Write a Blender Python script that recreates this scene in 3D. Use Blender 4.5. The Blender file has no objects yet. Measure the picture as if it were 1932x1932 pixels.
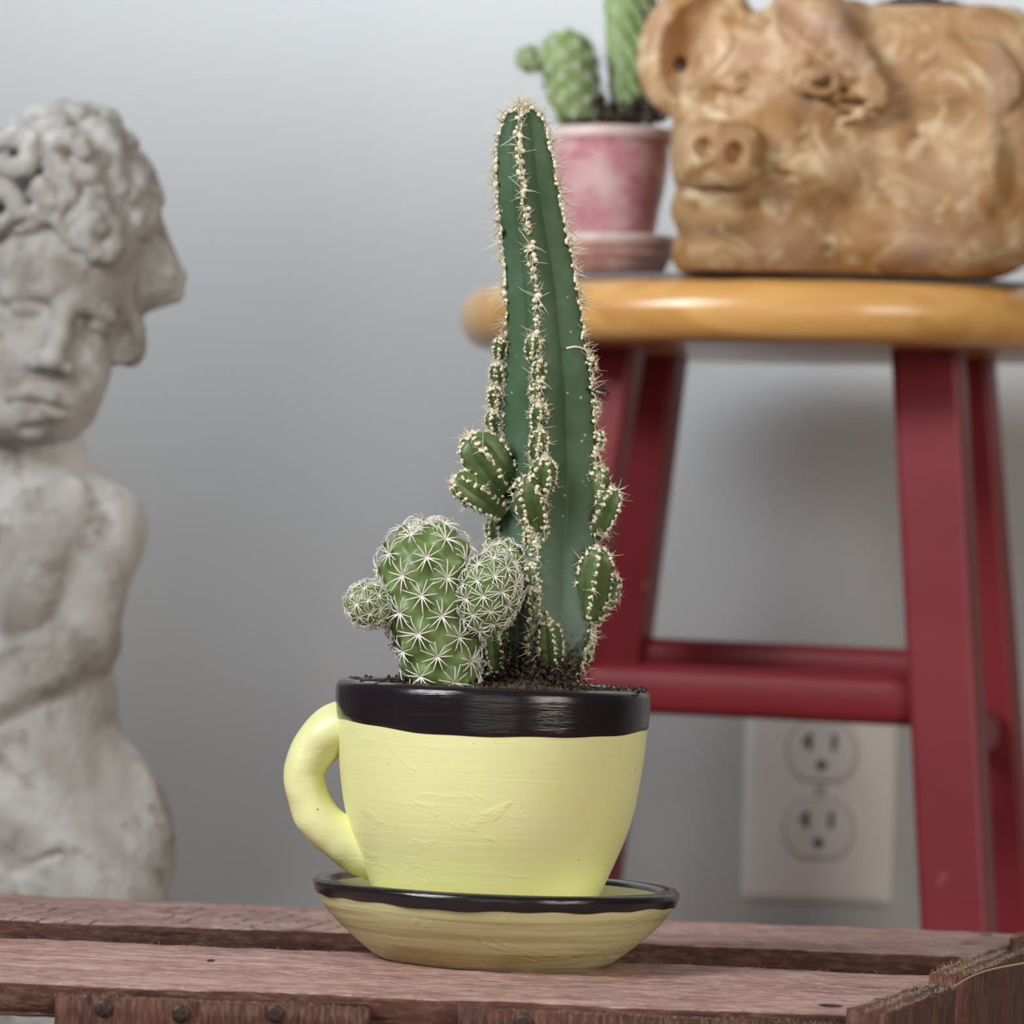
import bpy, bmesh, math, random
import numpy as np
from mathutils import Vector, Matrix, noise as mnoise

random.seed(7)
rng = np.random.default_rng(7)
scene = bpy.context.scene
COL = scene.collection

# ------------------------------------------------------------------ camera
F_PX = 9800.0
ROLL = math.radians(2.3)
PITCH = math.atan(34 / F_PX)
CAM_H = 0.515
CAM_Y = -0.204
cam_data = bpy.data.cameras.new('camera')
cam_data.sensor_fit = 'HORIZONTAL'
cam_data.sensor_width = 36.0
cam_data.lens = F_PX / 1932 * 36.0
cam_data.clip_start = 0.05
cam_data.dof.use_dof = True
cam_data.dof.focus_distance = 1.625
cam_data.dof.aperture_fstop = 19.0
cam = bpy.data.objects.new('camera', cam_data)
COL.objects.link(cam)
cam.matrix_world = (Matrix.Translation((0, CAM_Y, CAM_H)) @ Matrix.Rotation(math.pi / 2 + PITCH, 4, 'X')
                    @ Matrix.Rotation(ROLL, 4, 'Z'))
scene.camera = cam

# ------------------------------------------------------------------ world, lights, exposure
world = bpy.data.worlds.new('room_ambient')
scene.world = world
world.use_nodes = True
bgn = world.node_tree.nodes['Background']
bgn.inputs[0].default_value = (1.0, 0.93, 0.86, 1)
bgn.inputs[1].default_value = 0.03


def area(name, loc, target, sx, sy, energy, color, spread=180):
    d = bpy.data.lights.new(name, 'AREA')
    d.shape = 'RECTANGLE'
    d.size, d.size_y = sx, sy
    d.energy = energy
    d.color = color
    d.spread = math.radians(spread)
    o = bpy.data.objects.new(name, d)
    COL.objects.link(o)
    o.location = loc
    o.rotation_euler = (Vector(target) - Vector(loc)).to_track_quat('-Z', 'Y').to_euler()
    return o


area('left_window_daylight', (-1.05, 1.3, 1.38), (0.0, 2.40, 1.23), 0.8, 0.8, 7.9, (0.90, 0.96, 1.0), 45)
area('front_left_fill_light', (-0.85, 0.75, 1.25), (0.0, 1.46, 0.45), 0.6, 0.6, 2.9, (0.98, 0.99, 1.0), 65)  # unseen fill lamp, added near the cup to lift cup and cactus
area('right_warm_fill_light', (1.32, 0.1, 0.98), (0.05, 1.7, 0.48), 0.8, 0.9, 16.5, (1.0, 0.92, 0.82))  # added warm fill, out of view, brightens the cup's right side
area('front_fill_light', (0.0, -0.9, 0.8), (0.05, 1.7, 0.48), 1.4, 1.2, 6.0, (1.0, 0.96, 0.91))  # soft fill added behind the camera, no such source seen

cy = scene.cycles
cy.max_bounces = 5
cy.diffuse_bounces = 3
cy.glossy_bounces = 3
cy.transmission_bounces = 2
cy.caustics_reflective = False
cy.caustics_refractive = False

vs = scene.view_settings
vs.view_transform = 'Standard'
vs.look = 'None'
vs.exposure = 0.06
vs.gamma = 1.0
vs.use_curve_mapping = False


# ------------------------------------------------------------------ placement helpers
def at(u, v, Y):
    """Point of the place at depth Y that the photograph shows at pixel (u, v)."""
    du, dv = u - 966, v - 966
    a = du * math.cos(ROLL) + dv * math.sin(ROLL)
    b = -du * math.sin(ROLL) + dv * math.cos(ROLL)
    x, y, z = a / F_PX, 1.0, -b / F_PX
    X, Yy, Z = x, y * math.cos(PITCH) - z * math.sin(PITCH), y * math.sin(PITCH) + z * math.cos(PITCH)
    k = (Y - CAM_Y) / Yy
    return Vector((X * k, Y, Z * k + CAM_H))


def onz(u, v, z):
    p = at(u, v, 1.0 + CAM_Y)
    k = (z - CAM_H) / (p.z - CAM_H)
    return Vector((p.x * k, k + CAM_Y, z))


ORIG = {}


def tag(o, label=None, cat=None, group=None, kind=None):
    if label: o['label'] = label
    if cat: o['category'] = cat
    if group: o['group'] = group
    if kind: o['kind'] = kind
    return o


def thing(name, loc, label, cat, group=None):
    o = bpy.data.objects.new(name, None)
    COL.objects.link(o)
    o.empty_display_size = 0.02
    o.location = loc
    ORIG[o.name] = Vector(loc)
    tag(o, label, cat, group)
    return o


def fast_mesh(name, V, Fc, smooth=True):
    me = bpy.data.meshes.new(name)
    V = np.asarray(V, dtype=np.float32)
    if isinstance(Fc, np.ndarray):
        n, k = Fc.shape
        me.vertices.add(len(V)); me.vertices.foreach_set('co', V.ravel())
        me.loops.add(n * k); me.loops.foreach_set('vertex_index', Fc.astype(np.int32).ravel())
        me.polygons.add(n); me.polygons.foreach_set('loop_start', np.arange(0, n * k, k, dtype=np.int32))
        me.update(calc_edges=True)
    else:
        me.from_pydata([tuple(p) for p in V], [], Fc)
    me.polygons.foreach_set('use_smooth', [smooth] * len(me.polygons))
    me.update()
    return me


def mk(name, V, Fc, mat, parent=None, smooth=True, recalc=False):
    """V in world coordinates; parent's origin is subtracted."""
    o0 = np.array(ORIG.get(parent.name, Vector((0, 0, 0)))) if parent else np.zeros(3)
    V = np.asarray(V, dtype=float) - o0
    base = None
    if parent is None:
        base = np.array([(V[:, 0].min() + V[:, 0].max()) / 2, (V[:, 1].min() + V[:, 1].max()) / 2, V[:, 2].min()])
        V = V - base
    me = fast_mesh(name, V, Fc, smooth)
    if recalc:
        bm = bmesh.new(); bm.from_mesh(me)
        bmesh.ops.recalc_face_normals(bm, faces=bm.faces[:])
        bm.to_mesh(me); bm.free()
    if mat: me.materials.append(mat)
    o = bpy.data.objects.new(name, me)
    COL.objects.link(o)
    if parent:
        o.parent = parent
        ORIG[o.name] = Vector(o0)
    else:
        o.location = base
        ORIG[o.name] = Vector(base)
    return o


def loft(rings, cap=(True, True)):
    """rings: list of (n,3) arrays -> V, F (list)."""
    n = len(rings[0])
    V = [p for r in rings for p in r]
    Fc = []
    for i in range(len(rings) - 1):
        a, b = i * n, (i + 1) * n
        for j in range(n):
            k = (j + 1) % n
            Fc.append((a + j, a + k, b + k, b + j))
    if cap[0]:
        V.append(np.mean(rings[0], axis=0)); c = len(V) - 1
        for j in range(n): Fc.append((c, (j + 1) % n, j))
    if cap[1]:
        V.append(np.mean(rings[-1], axis=0)); c = len(V) - 1
        a = (len(rings) - 1) * n
        for j in range(n): Fc.append((c, a + j, a + (j + 1) % n))
    return np.array(V, dtype=float), Fc


def lathe(profile, center, n=96, fn=None, cap=(True, True)):
    """profile: list of (r, z) relative to center."""
    th = np.linspace(0, 2 * math.pi, n, endpoint=False)
    rings = []
    for i, (r, z) in enumerate(profile):
        rr = np.full(n, r)
        zz = np.full(n, z)
        if fn: rr, zz = fn(i, th, rr, zz)
        rings.append(np.stack([center[0] + rr * np.cos(th), center[1] + rr * np.sin(th), center[2] + zz], 1))
    return loft(rings, cap)


def spline(pts, n):
    """Catmull-Rom through rows of pts (any dimension)."""
    P = np.asarray(pts, float)
    P = np.vstack([2 * P[0] - P[1], P, 2 * P[-1] - P[-2]])
    m = len(P) - 3
    out = []
    for q in np.linspace(0, m, n):
        i = min(int(q), m - 1); t = q - i
        a, b, c, d = P[i:i + 4]
        out.append(0.5 * (2 * b + (c - a) * t + (2 * a - 5 * b + 4 * c - d) * t * t + (3 * b - a - 3 * c + d) * t ** 3))
    return np.array(out)


def tube(path, radii, n=16, up=(0, 1, 0), squash=1.0, cap=(True, True)):
    path = np.asarray(path, float)
    rings = []
    for i in range(len(path)):
        t = path[min(i + 1, len(path) - 1)] - path[max(i - 1, 0)]
        t = t / np.linalg.norm(t)
        a = np.array(up, float); a = a - t * a.dot(t)
        if np.linalg.norm(a) < 1e-6: a = np.array([1.0, 0, 0]) - t * t[0]
        a /= np.linalg.norm(a)
        b = np.cross(t, a)
        th = np.linspace(0, 2 * math.pi, n, endpoint=False)
        r = radii[i] if hasattr(radii, '__len__') else radii
        rings.append(path[i] + r * squash * np.outer(np.cos(th), a) + r * np.outer(np.sin(th), b))
    return loft(rings, cap)


class MB:
    """collects pieces of one mesh"""
    def __init__(self): self.V, self.F, self.n = [], [], 0

    def add(self, V, Fc):
        self.V.append(np.asarray(V, float))
        self.F += [tuple(int(i) + self.n for i in f) for f in Fc]
        self.n += len(V)

    def arrays(self): return np.vstack(self.V), self.F


def vnoise(p, s, seed=0.0):
    return mnoise.noise(Vector((p[0] * s + seed, p[1] * s + seed * 1.7, p[2] * s - seed)))


# ------------------------------------------------------------------ materials
class NT:
    def __init__(self, name):
        self.m = bpy.data.materials.new(name)
        self.m.use_nodes = True
        self.t = self.m.node_tree
        self.b = self.t.nodes['Principled BSDF']
        self.co = self.t.nodes.new('ShaderNodeTexCoord').outputs['Object']
        inf = self.t.nodes.new('ShaderNodeObjectInfo')
        self.rand = inf.outputs['Random']

    def set(self, **k):
        names = {'base': 'Base Color', 'rough': 'Roughness', 'spec': 'Specular IOR Level', 'metal': 'Metallic',
                 'coat': 'Coat Weight', 'coatr': 'Coat Roughness', 'sss': 'Subsurface Weight', 'normal': 'Normal'}
        for a, v in k.items():
            i = self.b.inputs[names[a]]
            if hasattr(v, 'is_output'): self.t.links.new(v, i)
            elif a == 'base': i.default_value = (*v, 1)
            else: i.default_value = v
        return self

    def mapping(self, scale=(1, 1, 1), loc=(0, 0, 0), rot=(0, 0, 0), rand=0.0):
        n = self.t.nodes.new('ShaderNodeMapping')
        n.inputs['Scale'].default_value = scale
        n.inputs['Location'].default_value = loc
        n.inputs['Rotation'].default_value = rot
        src = self.co
        if rand:
            a = self.t.nodes.new('ShaderNodeVectorMath'); a.operation = 'ADD'
            m = self.t.nodes.new('ShaderNodeMath'); m.operation = 'MULTIPLY'
            self.t.links.new(self.rand, m.inputs[0]); m.inputs[1].default_value = rand
            self.t.links.new(self.co, a.inputs[0]); self.t.links.new(m.outputs[0], a.inputs[1])
            src = a.outputs[0]
        self.t.links.new(src, n.inputs['Vector'])
        return n.outputs[0]

    def noise(self, vec, scale, detail=4, rough=0.55, dist=0.0):
        n = self.t.nodes.new('ShaderNodeTexNoise')
        n.inputs['Scale'].default_value = scale
        n.inputs['Detail'].default_value = detail
        n.inputs['Roughness'].default_value = rough
        n.inputs['Distortion'].default_value = dist
        self.t.links.new(vec, n.inputs['Vector'])
        return n.outputs['Fac']

    def voronoi(self, vec, scale, out='Distance'):
        n = self.t.nodes.new('ShaderNodeTexVoronoi')
        n.inputs['Scale'].default_value = scale
        self.t.links.new(vec, n.inputs['Vector'])
        return n.outputs[out]

    def ramp(self, fac, stops):
        n = self.t.nodes.new('ShaderNodeValToRGB')
        e = n.color_ramp.elements
        while len(e) > 1: e.remove(e[-1])
        for i, (p, c) in enumerate(stops):
            q = e[0] if i == 0 else e.new(p)
            q.position = p
            q.color = (*c, 1) if hasattr(c, '__len__') else (c, c, c, 1)
        self.t.links.new(fac, n.inputs[0])
        return n.outputs[0]

    def mix(self, fac, a, b, mode='MIX'):
        n = self.t.nodes.new('ShaderNodeMix')
        n.data_type = 'RGBA'; n.blend_type = mode
        for sock, v in ((n.inputs[0], fac), (n.inputs[6], a), (n.inputs[7], b)):
            if hasattr(v, 'is_output'): self.t.links.new(v, sock)
            elif hasattr(v, '__len__'): sock.default_value = (*v, 1)
            else: sock.default_value = v
        return n.outputs[2]

    def math(self, op, a, b=0.0):
        n = self.t.nodes.new('ShaderNodeMath'); n.operation = op
        for i, v in enumerate((a, b)):
            if hasattr(v, 'is_output'): self.t.links.new(v, n.inputs[i])
            else: n.inputs[i].default_value = v
        return n.outputs[0]

    def sepxyz(self, vec):
        n = self.t.nodes.new('ShaderNodeSeparateXYZ')
        self.t.links.new(vec, n.inputs[0])
        return n.outputs

    def bump(self, h, strength=0.3, dist=0.001, prev=None):
        n = self.t.nodes.new('ShaderNodeBump')
        n.inputs['Strength'].default_value = strength
        n.inputs['Distance'].default_value = dist
        self.t.links.new(h, n.inputs['Height'])
        if prev: self.t.links.new(prev, n.inputs['Normal'])
        return n.outputs[0]


def plain(name, base, rough=0.5, **k):
    return NT(name).set(base=base, rough=rough, **k).m


def mat_wall():
    m = NT('wall_paint')
    v = m.mapping()
    h = m.noise(v, 95, 2, 0.6)
    m.set(base=(0.525, 0.535, 0.55), rough=0.6, normal=m.bump(h, 0.22, 0.0016))
    return m.m


def mat_wood(name, stops, rough=0.7, scale=(22, 150, 150), bump=0.6, worn=(0.45, 0.27, 0.23), worn_amt=0.5, bdist=0.0006, extra=None):
    m = NT(name)
    g = m.noise(m.mapping(scale, rand=7.0), 1.0, 5, 0.72, 0.9)
    c = m.ramp(g, stops)
    big = m.noise(m.mapping((14, 34, 34), rand=3.0), 1.0, 3, 0.6)
    c = m.mix(m.ramp(big, [(0.38, 0.0), (0.66, 0.6)]), c, stops[0][1])
    fib = m.noise(m.mapping((150, 800, 800), rand=5.0), 1.0, 4, 0.75)
    c = m.mix(m.ramp(fib, [(0.48, 0.0), (0.62, worn_amt)]), c, worn)
    dk = m.noise(m.mapping((60, 420, 420), rand=9.0), 1.0, 3, 0.7, 0.5)
    c = m.mix(m.ramp(dk, [(0.57, 0.0), (0.67, 0.8)]), c, tuple(q * 0.45 for q in stops[0][1]))
    if extra: c = extra(m, c)
    h = m.math('ADD', g, m.math('MULTIPLY', fib, 0.8))
    m.set(base=c, rough=rough, spec=0.3, normal=m.bump(h, bump, bdist))
    return m.m


def mat_yellow():
    m = NT('yellow_paint')
    v = m.mapping((1, 1, 1))
    big = m.noise(v, 30, 2)
    c = m.ramp(big, [(0.3, (0.81, 0.815, 0.385)), (0.7, (0.84, 0.845, 0.445))])
    sp = m.voronoi(m.mapping((1, 1, 1)), 170)
    mask = m.noise(v, 60, 1)
    spk = m.math('MULTIPLY', m.ramp(sp, [(0.05, 1.0), (0.09, 0.0)]), m.ramp(mask, [(0.56, 0.0), (0.6, 1.0)]))
    c = m.mix(spk, c, (0.16, 0.09, 0.04))
    streak = m.noise(m.mapping((25, 25, 420)), 1.0, 3, 0.6, 0.4)
    lump = m.noise(m.mapping((55, 55, 90)), 1.0, 3, 0.6, 1.2)
    n1 = m.bump(streak, 0.24, 0.0006)
    pit = m.noise(m.mapping((300, 300, 300)), 1.0, 2)
    n1 = m.bump(pit, 0.10, 0.0005, n1)
    n2 = m.bump(m.ramp(lump, [(0.58, 0.0), (0.8, 1.0)]), 0.2, 0.0012, n1)
    m.set(base=c, rough=0.36, spec=0.45, normal=n2)
    return m.m


def mat_saucer():
    m = NT('saucer_yellow_paint')
    v = m.mapping((1, 1, 1))
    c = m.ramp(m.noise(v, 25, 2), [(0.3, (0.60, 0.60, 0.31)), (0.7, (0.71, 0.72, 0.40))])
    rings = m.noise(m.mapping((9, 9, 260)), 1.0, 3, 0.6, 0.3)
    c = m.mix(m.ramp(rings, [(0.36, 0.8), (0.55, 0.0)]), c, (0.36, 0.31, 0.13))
    lump = m.noise(m.mapping((60, 60, 110)), 1.0, 3, 0.6, 1.5)
    n1 = m.bump(rings, 0.35, 0.0012)
    n2 = m.bump(m.ramp(lump, [(0.56, 0.0), (0.8, 1.0)]), 0.22, 0.0015, n1)
    m.set(base=c, rough=0.34, spec=0.45, normal=n2)
    return m.m


def mat_black():
    m = NT('black_gloss_paint')
    s = m.noise(m.mapping((60, 60, 900)), 1.0, 3, 0.65, 0.4)
    l = m.noise(m.mapping((60, 60, 90)), 1.0, 2)
    m.set(base=(0.016, 0.012, 0.015), rough=0.2, spec=0.55,
          normal=m.bump(l, 0.25, 0.0012, m.bump(s, 0.3, 0.0007)))
    return m.m


def mat_stem():
    m = NT('cactus_skin')
    v = m.mapping((1, 1, 1))
    g = m.noise(v, 45, 3, 0.6, 0.5)
    c = m.ramp(g, [(0.28, (0.045, 0.085, 0.038)), (0.55, (0.070, 0.125, 0.066)), (0.78, (0.115, 0.18, 0.115))])
    z = m.sepxyz(m.co)[2]
    zz = m.math('MULTIPLY', z, 10.0)
    w = m.ramp(m.math('ADD', zz, m.math('MULTIPLY', g, 0.3)), [(0.2, 0.75), (0.75, 0.0)])
    c = m.mix(w, c, (0.24, 0.33, 0.285))
    d = m.math('ADD', m.math('MULTIPLY', z, 26.0), m.noise(v, 330, 3, 0.7))
    c = m.mix(m.ramp(d, [(0.72, 1.0), (1.02, 0.0)]), c, (0.035, 0.020, 0.015))
    fleck = m.voronoi(v, 260)
    fm = m.noise(v, 120, 1)
    c = m.mix(m.math('MULTIPLY', m.ramp(fleck, [(0.08, 1.0), (0.14, 0.0)]), m.ramp(fm, [(0.55, 0.0), (0.6, 1.0)])), c, (0.4, 0.42, 0.28))
    m.set(base=c, rough=0.55, spec=0.22, normal=m.bump(m.noise(v, 500, 2), 0.15, 0.0004))
    return m.m


def mat_noise2(name, a, b, scale, rough=0.6, bump=0.0, bdist=0.001, lo=0.35, hi=0.65, bscale=None, **k):
    m = NT(name)
    v = m.mapping()
    n = m.noise(v, scale, 4, 0.6)
    c = m.ramp(n, [(lo, a), (hi, b)])
    m.set(base=c, rough=rough, **k)
    if bump: m.set(normal=m.bump(m.noise(v, bscale or scale, 4, 0.6), bump, bdist))
    return m.m


def mat_pig():
    m = NT('mottled_clay')
    v = m.mapping()
    c = m.ramp(m.noise(v, 30, 4, 0.62, 0.8), [(0.28, (0.20, 0.095, 0.030)), (0.45, (0.41, 0.225, 0.098)), (0.58, (0.51, 0.315, 0.165)), (0.75, (0.70, 0.50, 0.30))])
    c = m.mix(m.ramp(m.noise(m.mapping(loc=(3, 1, 2)), 34, 3, 0.65, 2.0), [(0.52, 0.0), (0.66, 0.8)]), c, (0.76, 0.60, 0.38))
    c = m.mix(m.ramp(m.noise(m.mapping(loc=(7, 5, 1)), 24, 3, 0.65, 1.0), [(0.53, 0.0), (0.66, 0.85)]), c, (0.33, 0.15, 0.03))
    c = m.mix(m.ramp(m.noise(m.mapping(loc=(1, 8, 4)), 20, 2), [(0.50, 0.0), (0.66, 0.7)]), c, (0.47, 0.29, 0.225))
    m.set(base=c, rough=0.5, spec=0.4, normal=m.bump(m.noise(v, 90, 3, 0.6), 0.5, 0.002))
    return m.m


def mat_statue():
    m = NT('weathered_cast_stone')
    v = m.mapping()
    c = m.ramp(m.noise(v, 16, 3, 0.6, 0.4), [(0.3, (0.36, 0.33, 0.30)), (0.48, (0.52, 0.505, 0.485)), (0.66, (0.74, 0.74, 0.74))])
    c = m.mix(m.ramp(m.noise(m.mapping(loc=(2, 5, 3)), 55, 3, 0.65), [(0.53, 0.0), (0.68, 0.75)]), c, (0.25, 0.222, 0.19))
    m.set(base=c, rough=0.75, spec=0.25, normal=m.bump(m.noise(v, 120, 3, 0.65), 0.6, 0.003))
    return m.m


def mat_red():
    m = NT('red_gloss_paint')
    v = m.mapping()
    c = m.ramp(m.noise(v, 12, 3), [(0.3, (0.20, 0.018, 0.026)), (0.7, (0.25, 0.025, 0.034))])
    w = m.noise(v, 75, 3, 0.6)
    c = m.mix(m.ramp(w, [(0.70, 0.0), (0.76, 0.6)]), c, (0.52, 0.22, 0.19))
    m.set(base=c, rough=0.42, spec=0.3, normal=m.bump(m.noise(v, 60, 2), 0.15, 0.001))
    return m.m


def mat_seat():
    m = NT('varnished_pine')
    g = m.noise(m.mapping((6, 60, 60)), 1.0, 3, 0.6, 0.8)
    c = m.ramp(g, [(0.3, (0.62, 0.30, 0.085)), (0.55, (0.78, 0.43, 0.14)), (0.75, (0.84, 0.52, 0.20))])
    m.set(base=c, rough=0.28, spec=0.5, coat=0.3, coatr=0.15, normal=m.bump(g, 0.1, 0.0006))
    return m.m


def mat_pink():
    m = NT('worn_pink_glaze')
    v = m.mapping()
    c = m.ramp(m.noise(v, 50, 3, 0.65, 0.5), [(0.3, (0.52, 0.18, 0.23)), (0.5, (0.64, 0.33, 0.35)), (0.72, (0.74, 0.52, 0.50))])
    rub = m.noise(m.mapping((60, 60, 190)), 1.0, 3, 0.7)
    c = m.mix(m.ramp(rub, [(0.56, 0.0), (0.70, 0.85)]), c, (0.40, 0.09, 0.12))
    m.set(base=c, rough=0.4, spec=0.45)
    return m.m


M = {}
M['wall'] = mat_wall()
M['floor'] = mat_wood('floor_boards', [(0.3, (0.20, 0.13, 0.08)), (0.7, (0.30, 0.20, 0.12))], worn_amt=0.1)
PLANK_STOPS = [(0.30, (0.17, 0.066, 0.055)), (0.48, (0.40, 0.215, 0.18)), (0.70, (0.60, 0.39, 0.345))]


def gouge(m, c, x0, y0, rx, ry):
    """a dark torn hollow in the plank's face, in the plank's own coordinates"""
    o = m.sepxyz(m.co)
    a = m.math('DIVIDE', m.math('SUBTRACT', o[0], x0), rx)
    b = m.math('DIVIDE', m.math('SUBTRACT', o[1], y0), ry)
    d = m.math('ADD', m.math('MULTIPLY', a, a), m.math('MULTIPLY', b, b))
    return m.mix(m.ramp(d, [(0.6, 1.0), (1.0, 0.0)]), c, (0.018, 0.008, 0.007))


def saw_marks(m, c, x0, x1, y0, y1):
    o = m.sepxyz(m.co)
    n = m.noise(m.mapping((1, 1, 1)), 90, 3)
    t = m.math('ADD', m.math('DIVIDE', m.math('SUBTRACT', o[0], m.math('MULTIPLY', o[1], 0.22)), 0.0088), m.math('MULTIPLY', n, 0.5))
    line = m.ramp(m.math('FRACT', t), [(0.0, 1.0), (0.09, 1.0), (0.15, 0.0)])
    k = m.ramp(n, [(0.44, 0.0), (0.5, 1.0)])
    f = m.math('MULTIPLY', line, k)
    for q, lo, hi in ((o[0], x0, x1), (o[1], y0, y1)):
        f = m.math('MULTIPLY', f, m.math('MULTIPLY', m.math('GREATER_THAN', q, lo), m.math('LESS_THAN', q, hi)))
    return m.mix(f, c, (0.05, 0.018, 0.016))


def plank_mat(name, extra=None):
    return mat_wood(name, PLANK_STOPS, worn=(0.78, 0.60, 0.54), worn_amt=0.75, bump=0.9, bdist=0.0009, extra=extra)


M['plank'] = plank_mat('red_stained_plank')
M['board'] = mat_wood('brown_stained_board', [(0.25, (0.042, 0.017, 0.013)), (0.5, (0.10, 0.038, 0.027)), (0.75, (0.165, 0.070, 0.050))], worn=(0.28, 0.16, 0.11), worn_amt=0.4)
M['fibre'] = plain('wood_fibre', (0.42, 0.29, 0.20), 0.8)
M['nail'] = mat_noise2('dark_nail_steel', (0.03, 0.018, 0.015), (0.085, 0.05, 0.042), 900, 0.5, 0.4, 0.0004, metal=0.3)
M['yellow'] = mat_yellow()
M['saucer'] = mat_saucer()
M['black'] = mat_black()
M['soil'] = mat_noise2('potting_soil', (0.018, 0.011, 0.008), (0.10, 0.065, 0.045), 500, 0.9, 0.8, 0.001)
M['stem'] = mat_stem()
M['pup'] = mat_noise2('young_cactus_skin', (0.070, 0.118, 0.034), (0.13, 0.195, 0.075), 120, 0.45, 0.2, 0.0005)
M['wool'] = plain('areole_wool', (0.85, 0.79, 0.60), 0.85)
M['thimble'] = mat_noise2('thimble_cactus_skin', (0.10, 0.165, 0.038), (0.20, 0.285, 0.10), 110, 0.42, 0.2, 0.0005)
M['spine'] = plain('white_spine', (0.86, 0.85, 0.76), 0.5)
M['root'] = plain('dark_root', (0.035, 0.018, 0.012), 0.8)
M['statue'] = mat_statue()
M['pig'] = mat_pig()
M['red'] = mat_red()
M['seat'] = mat_seat()
M['mat'] = mat_noise2('grey_felt', (0.16, 0.165, 0.175), (0.24, 0.245, 0.25), 120, 0.9)
M['pink'] = mat_pink()
M['palepink'] = mat_noise2('pale_pink_glaze', (0.66, 0.46, 0.43), (0.80, 0.66, 0.63), 90, 0.35)
M['pinkdish'] = mat_noise2('terracotta_glaze', (0.36, 0.16, 0.13), (0.60, 0.36, 0.31), 60, 0.45)
M['pale_thimble'] = mat_noise2('pale_cactus_skin', (0.13, 0.205, 0.05), (0.27, 0.36, 0.13), 160, 0.5)
M['pale_spine'] = plain('pale_spine', (0.72, 0.78, 0.62), 0.6)
M['plate'] = mat_noise2('white_plastic', (0.90, 0.88, 0.87), (0.93, 0.91, 0.90), 20, 0.35)
M['plate_edge'] = plain('aged_plastic', (0.60, 0.56, 0.50), 0.4)
M['hole'] = plain('dark_slot', (0.012, 0.016, 0.014), 0.7)
M['screw'] = plain('screw_paint', (0.55, 0.54, 0.52), 0.4)


def ibox(x0, x1, y0, y1, z0, z1):
    V = [(x, y, z) for x in (x0, x1) for y in (y0, y1) for z in (z0, z1)]
    return np.array(V), [(0, 1, 3, 2), (4, 6, 7, 5), (0, 4, 5, 1), (2, 3, 7, 6), (0, 2, 6, 4), (1, 5, 7, 3)]


# ------------------------------------------------------------------ the setting
WALL_Y = 2.406
tag(mk('wall_back', *ibox(-3, 3, WALL_Y, WALL_Y + 0.1, 0, 2.6), M['wall'], smooth=False), kind='structure')
tag(mk('floor', *ibox(-3, 3, -1.5, WALL_Y, -0.05, 0), M['floor'], smooth=False), kind='structure')

# ------------------------------------------------------------------ wooden crate
CT = 0.3767                                   # top of the crate
crate = thing('wooden_crate', (0.0, 1.5, 0.0), 'weathered red-stained wooden slat crate the teacup planter stands on', 'crate')


def board(name, p0, p1, wdir, W, T, mat, parent, seed, rough=0.0005, nseg=60, edge=0.0012, ragged=0.0, skew=0.0, side_mat=None):
    """board along p0->p1 (centre line of its top face), wdir = width direction, thickness downward from the face."""
    p0, p1, wdir = Vector(p0), Vector(p1), Vector(wdir).normalized()
    L = (p1 - p0).length
    xa = (p1 - p0).normalized()
    ya = (wdir - xa * wdir.dot(xa)).normalized()
    za = xa.cross(ya)
    b = edge
    m = 10
    prof = []
    for i in range(m + 1): prof.append((-W / 2 + b + (W - 2 * b) * i / m, 0))
    prof += [(W / 2 - b * 0.3, -b * 0.3), (W / 2, -b), (W / 2, -T / 2), (W / 2, -T + b), (W / 2 - b, -T)]
    for i in range(1, m): prof.append((W / 2 - b - (W - 2 * b) * i / m, -T))
    prof += [(-W / 2 + b, -T), (-W / 2, -T + b), (-W / 2, -T / 2), (-W / 2, -b), (-W / 2 + b * 0.3, -b * 0.3)]
    rings = []
    for i in range(nseg + 1):
        x = L * i / nseg
        ring = []
        for (y, z) in prof:
            p = Vector((x, y, z))
            q = Vector((x * 25 + seed * 3.1, y * 60 + seed, z * 60))
            q2 = Vector((x * 160 + seed * 3.1, y * 200 + seed, z * 200))
            d = (mnoise.noise(q) * rough + mnoise.noise(q2) * rough * 0.6)
            sy = 1 if y > 0 else -1
            p.z += d
            if abs(y) > W / 2 - b * 1.5:
                p.y += sy * (mnoise.noise(q + Vector((9, 0, 0))) * rough * 1.3 + mnoise.noise(q2) * rough * 0.7)
            if ragged and i in (0, nseg):
                p.x += (mnoise.noise(Vector((y * 600 + seed, z * 400, seed))) * ragged + mnoise.noise(Vector((y * 150 + seed, z * 100, 3))) * ragged)
            p.x += skew * y * x / L
            ring.append((p.x, p.y, p.z))
        rings.append(np.array(ring))
    V, Fc = loft(rings)
    me = fast_mesh(name, V, Fc, True)
    bm = bmesh.new(); bm.from_mesh(me); bmesh.ops.recalc_face_normals(bm, faces=bm.faces[:]); bm.to_mesh(me); bm.free()
    me.materials.append(mat)
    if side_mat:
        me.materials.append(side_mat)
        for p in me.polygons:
            if abs(p.normal.z) < 0.55: p.material_index = 1  # side faces darker: less worn, plus shade painted into the wood
    o = bpy.data.objects.new(name, me)
    COL.objects.link(o)
    o.parent = parent
    R = Matrix((xa, ya, za)).transposed().to_4x4()
    o.matrix_local = Matrix.Translation(p0 - ORIG[parent.name]) @ R
    ORIG[o.name] = ORIG[parent.name]
    return o


XL = -0.30
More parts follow.
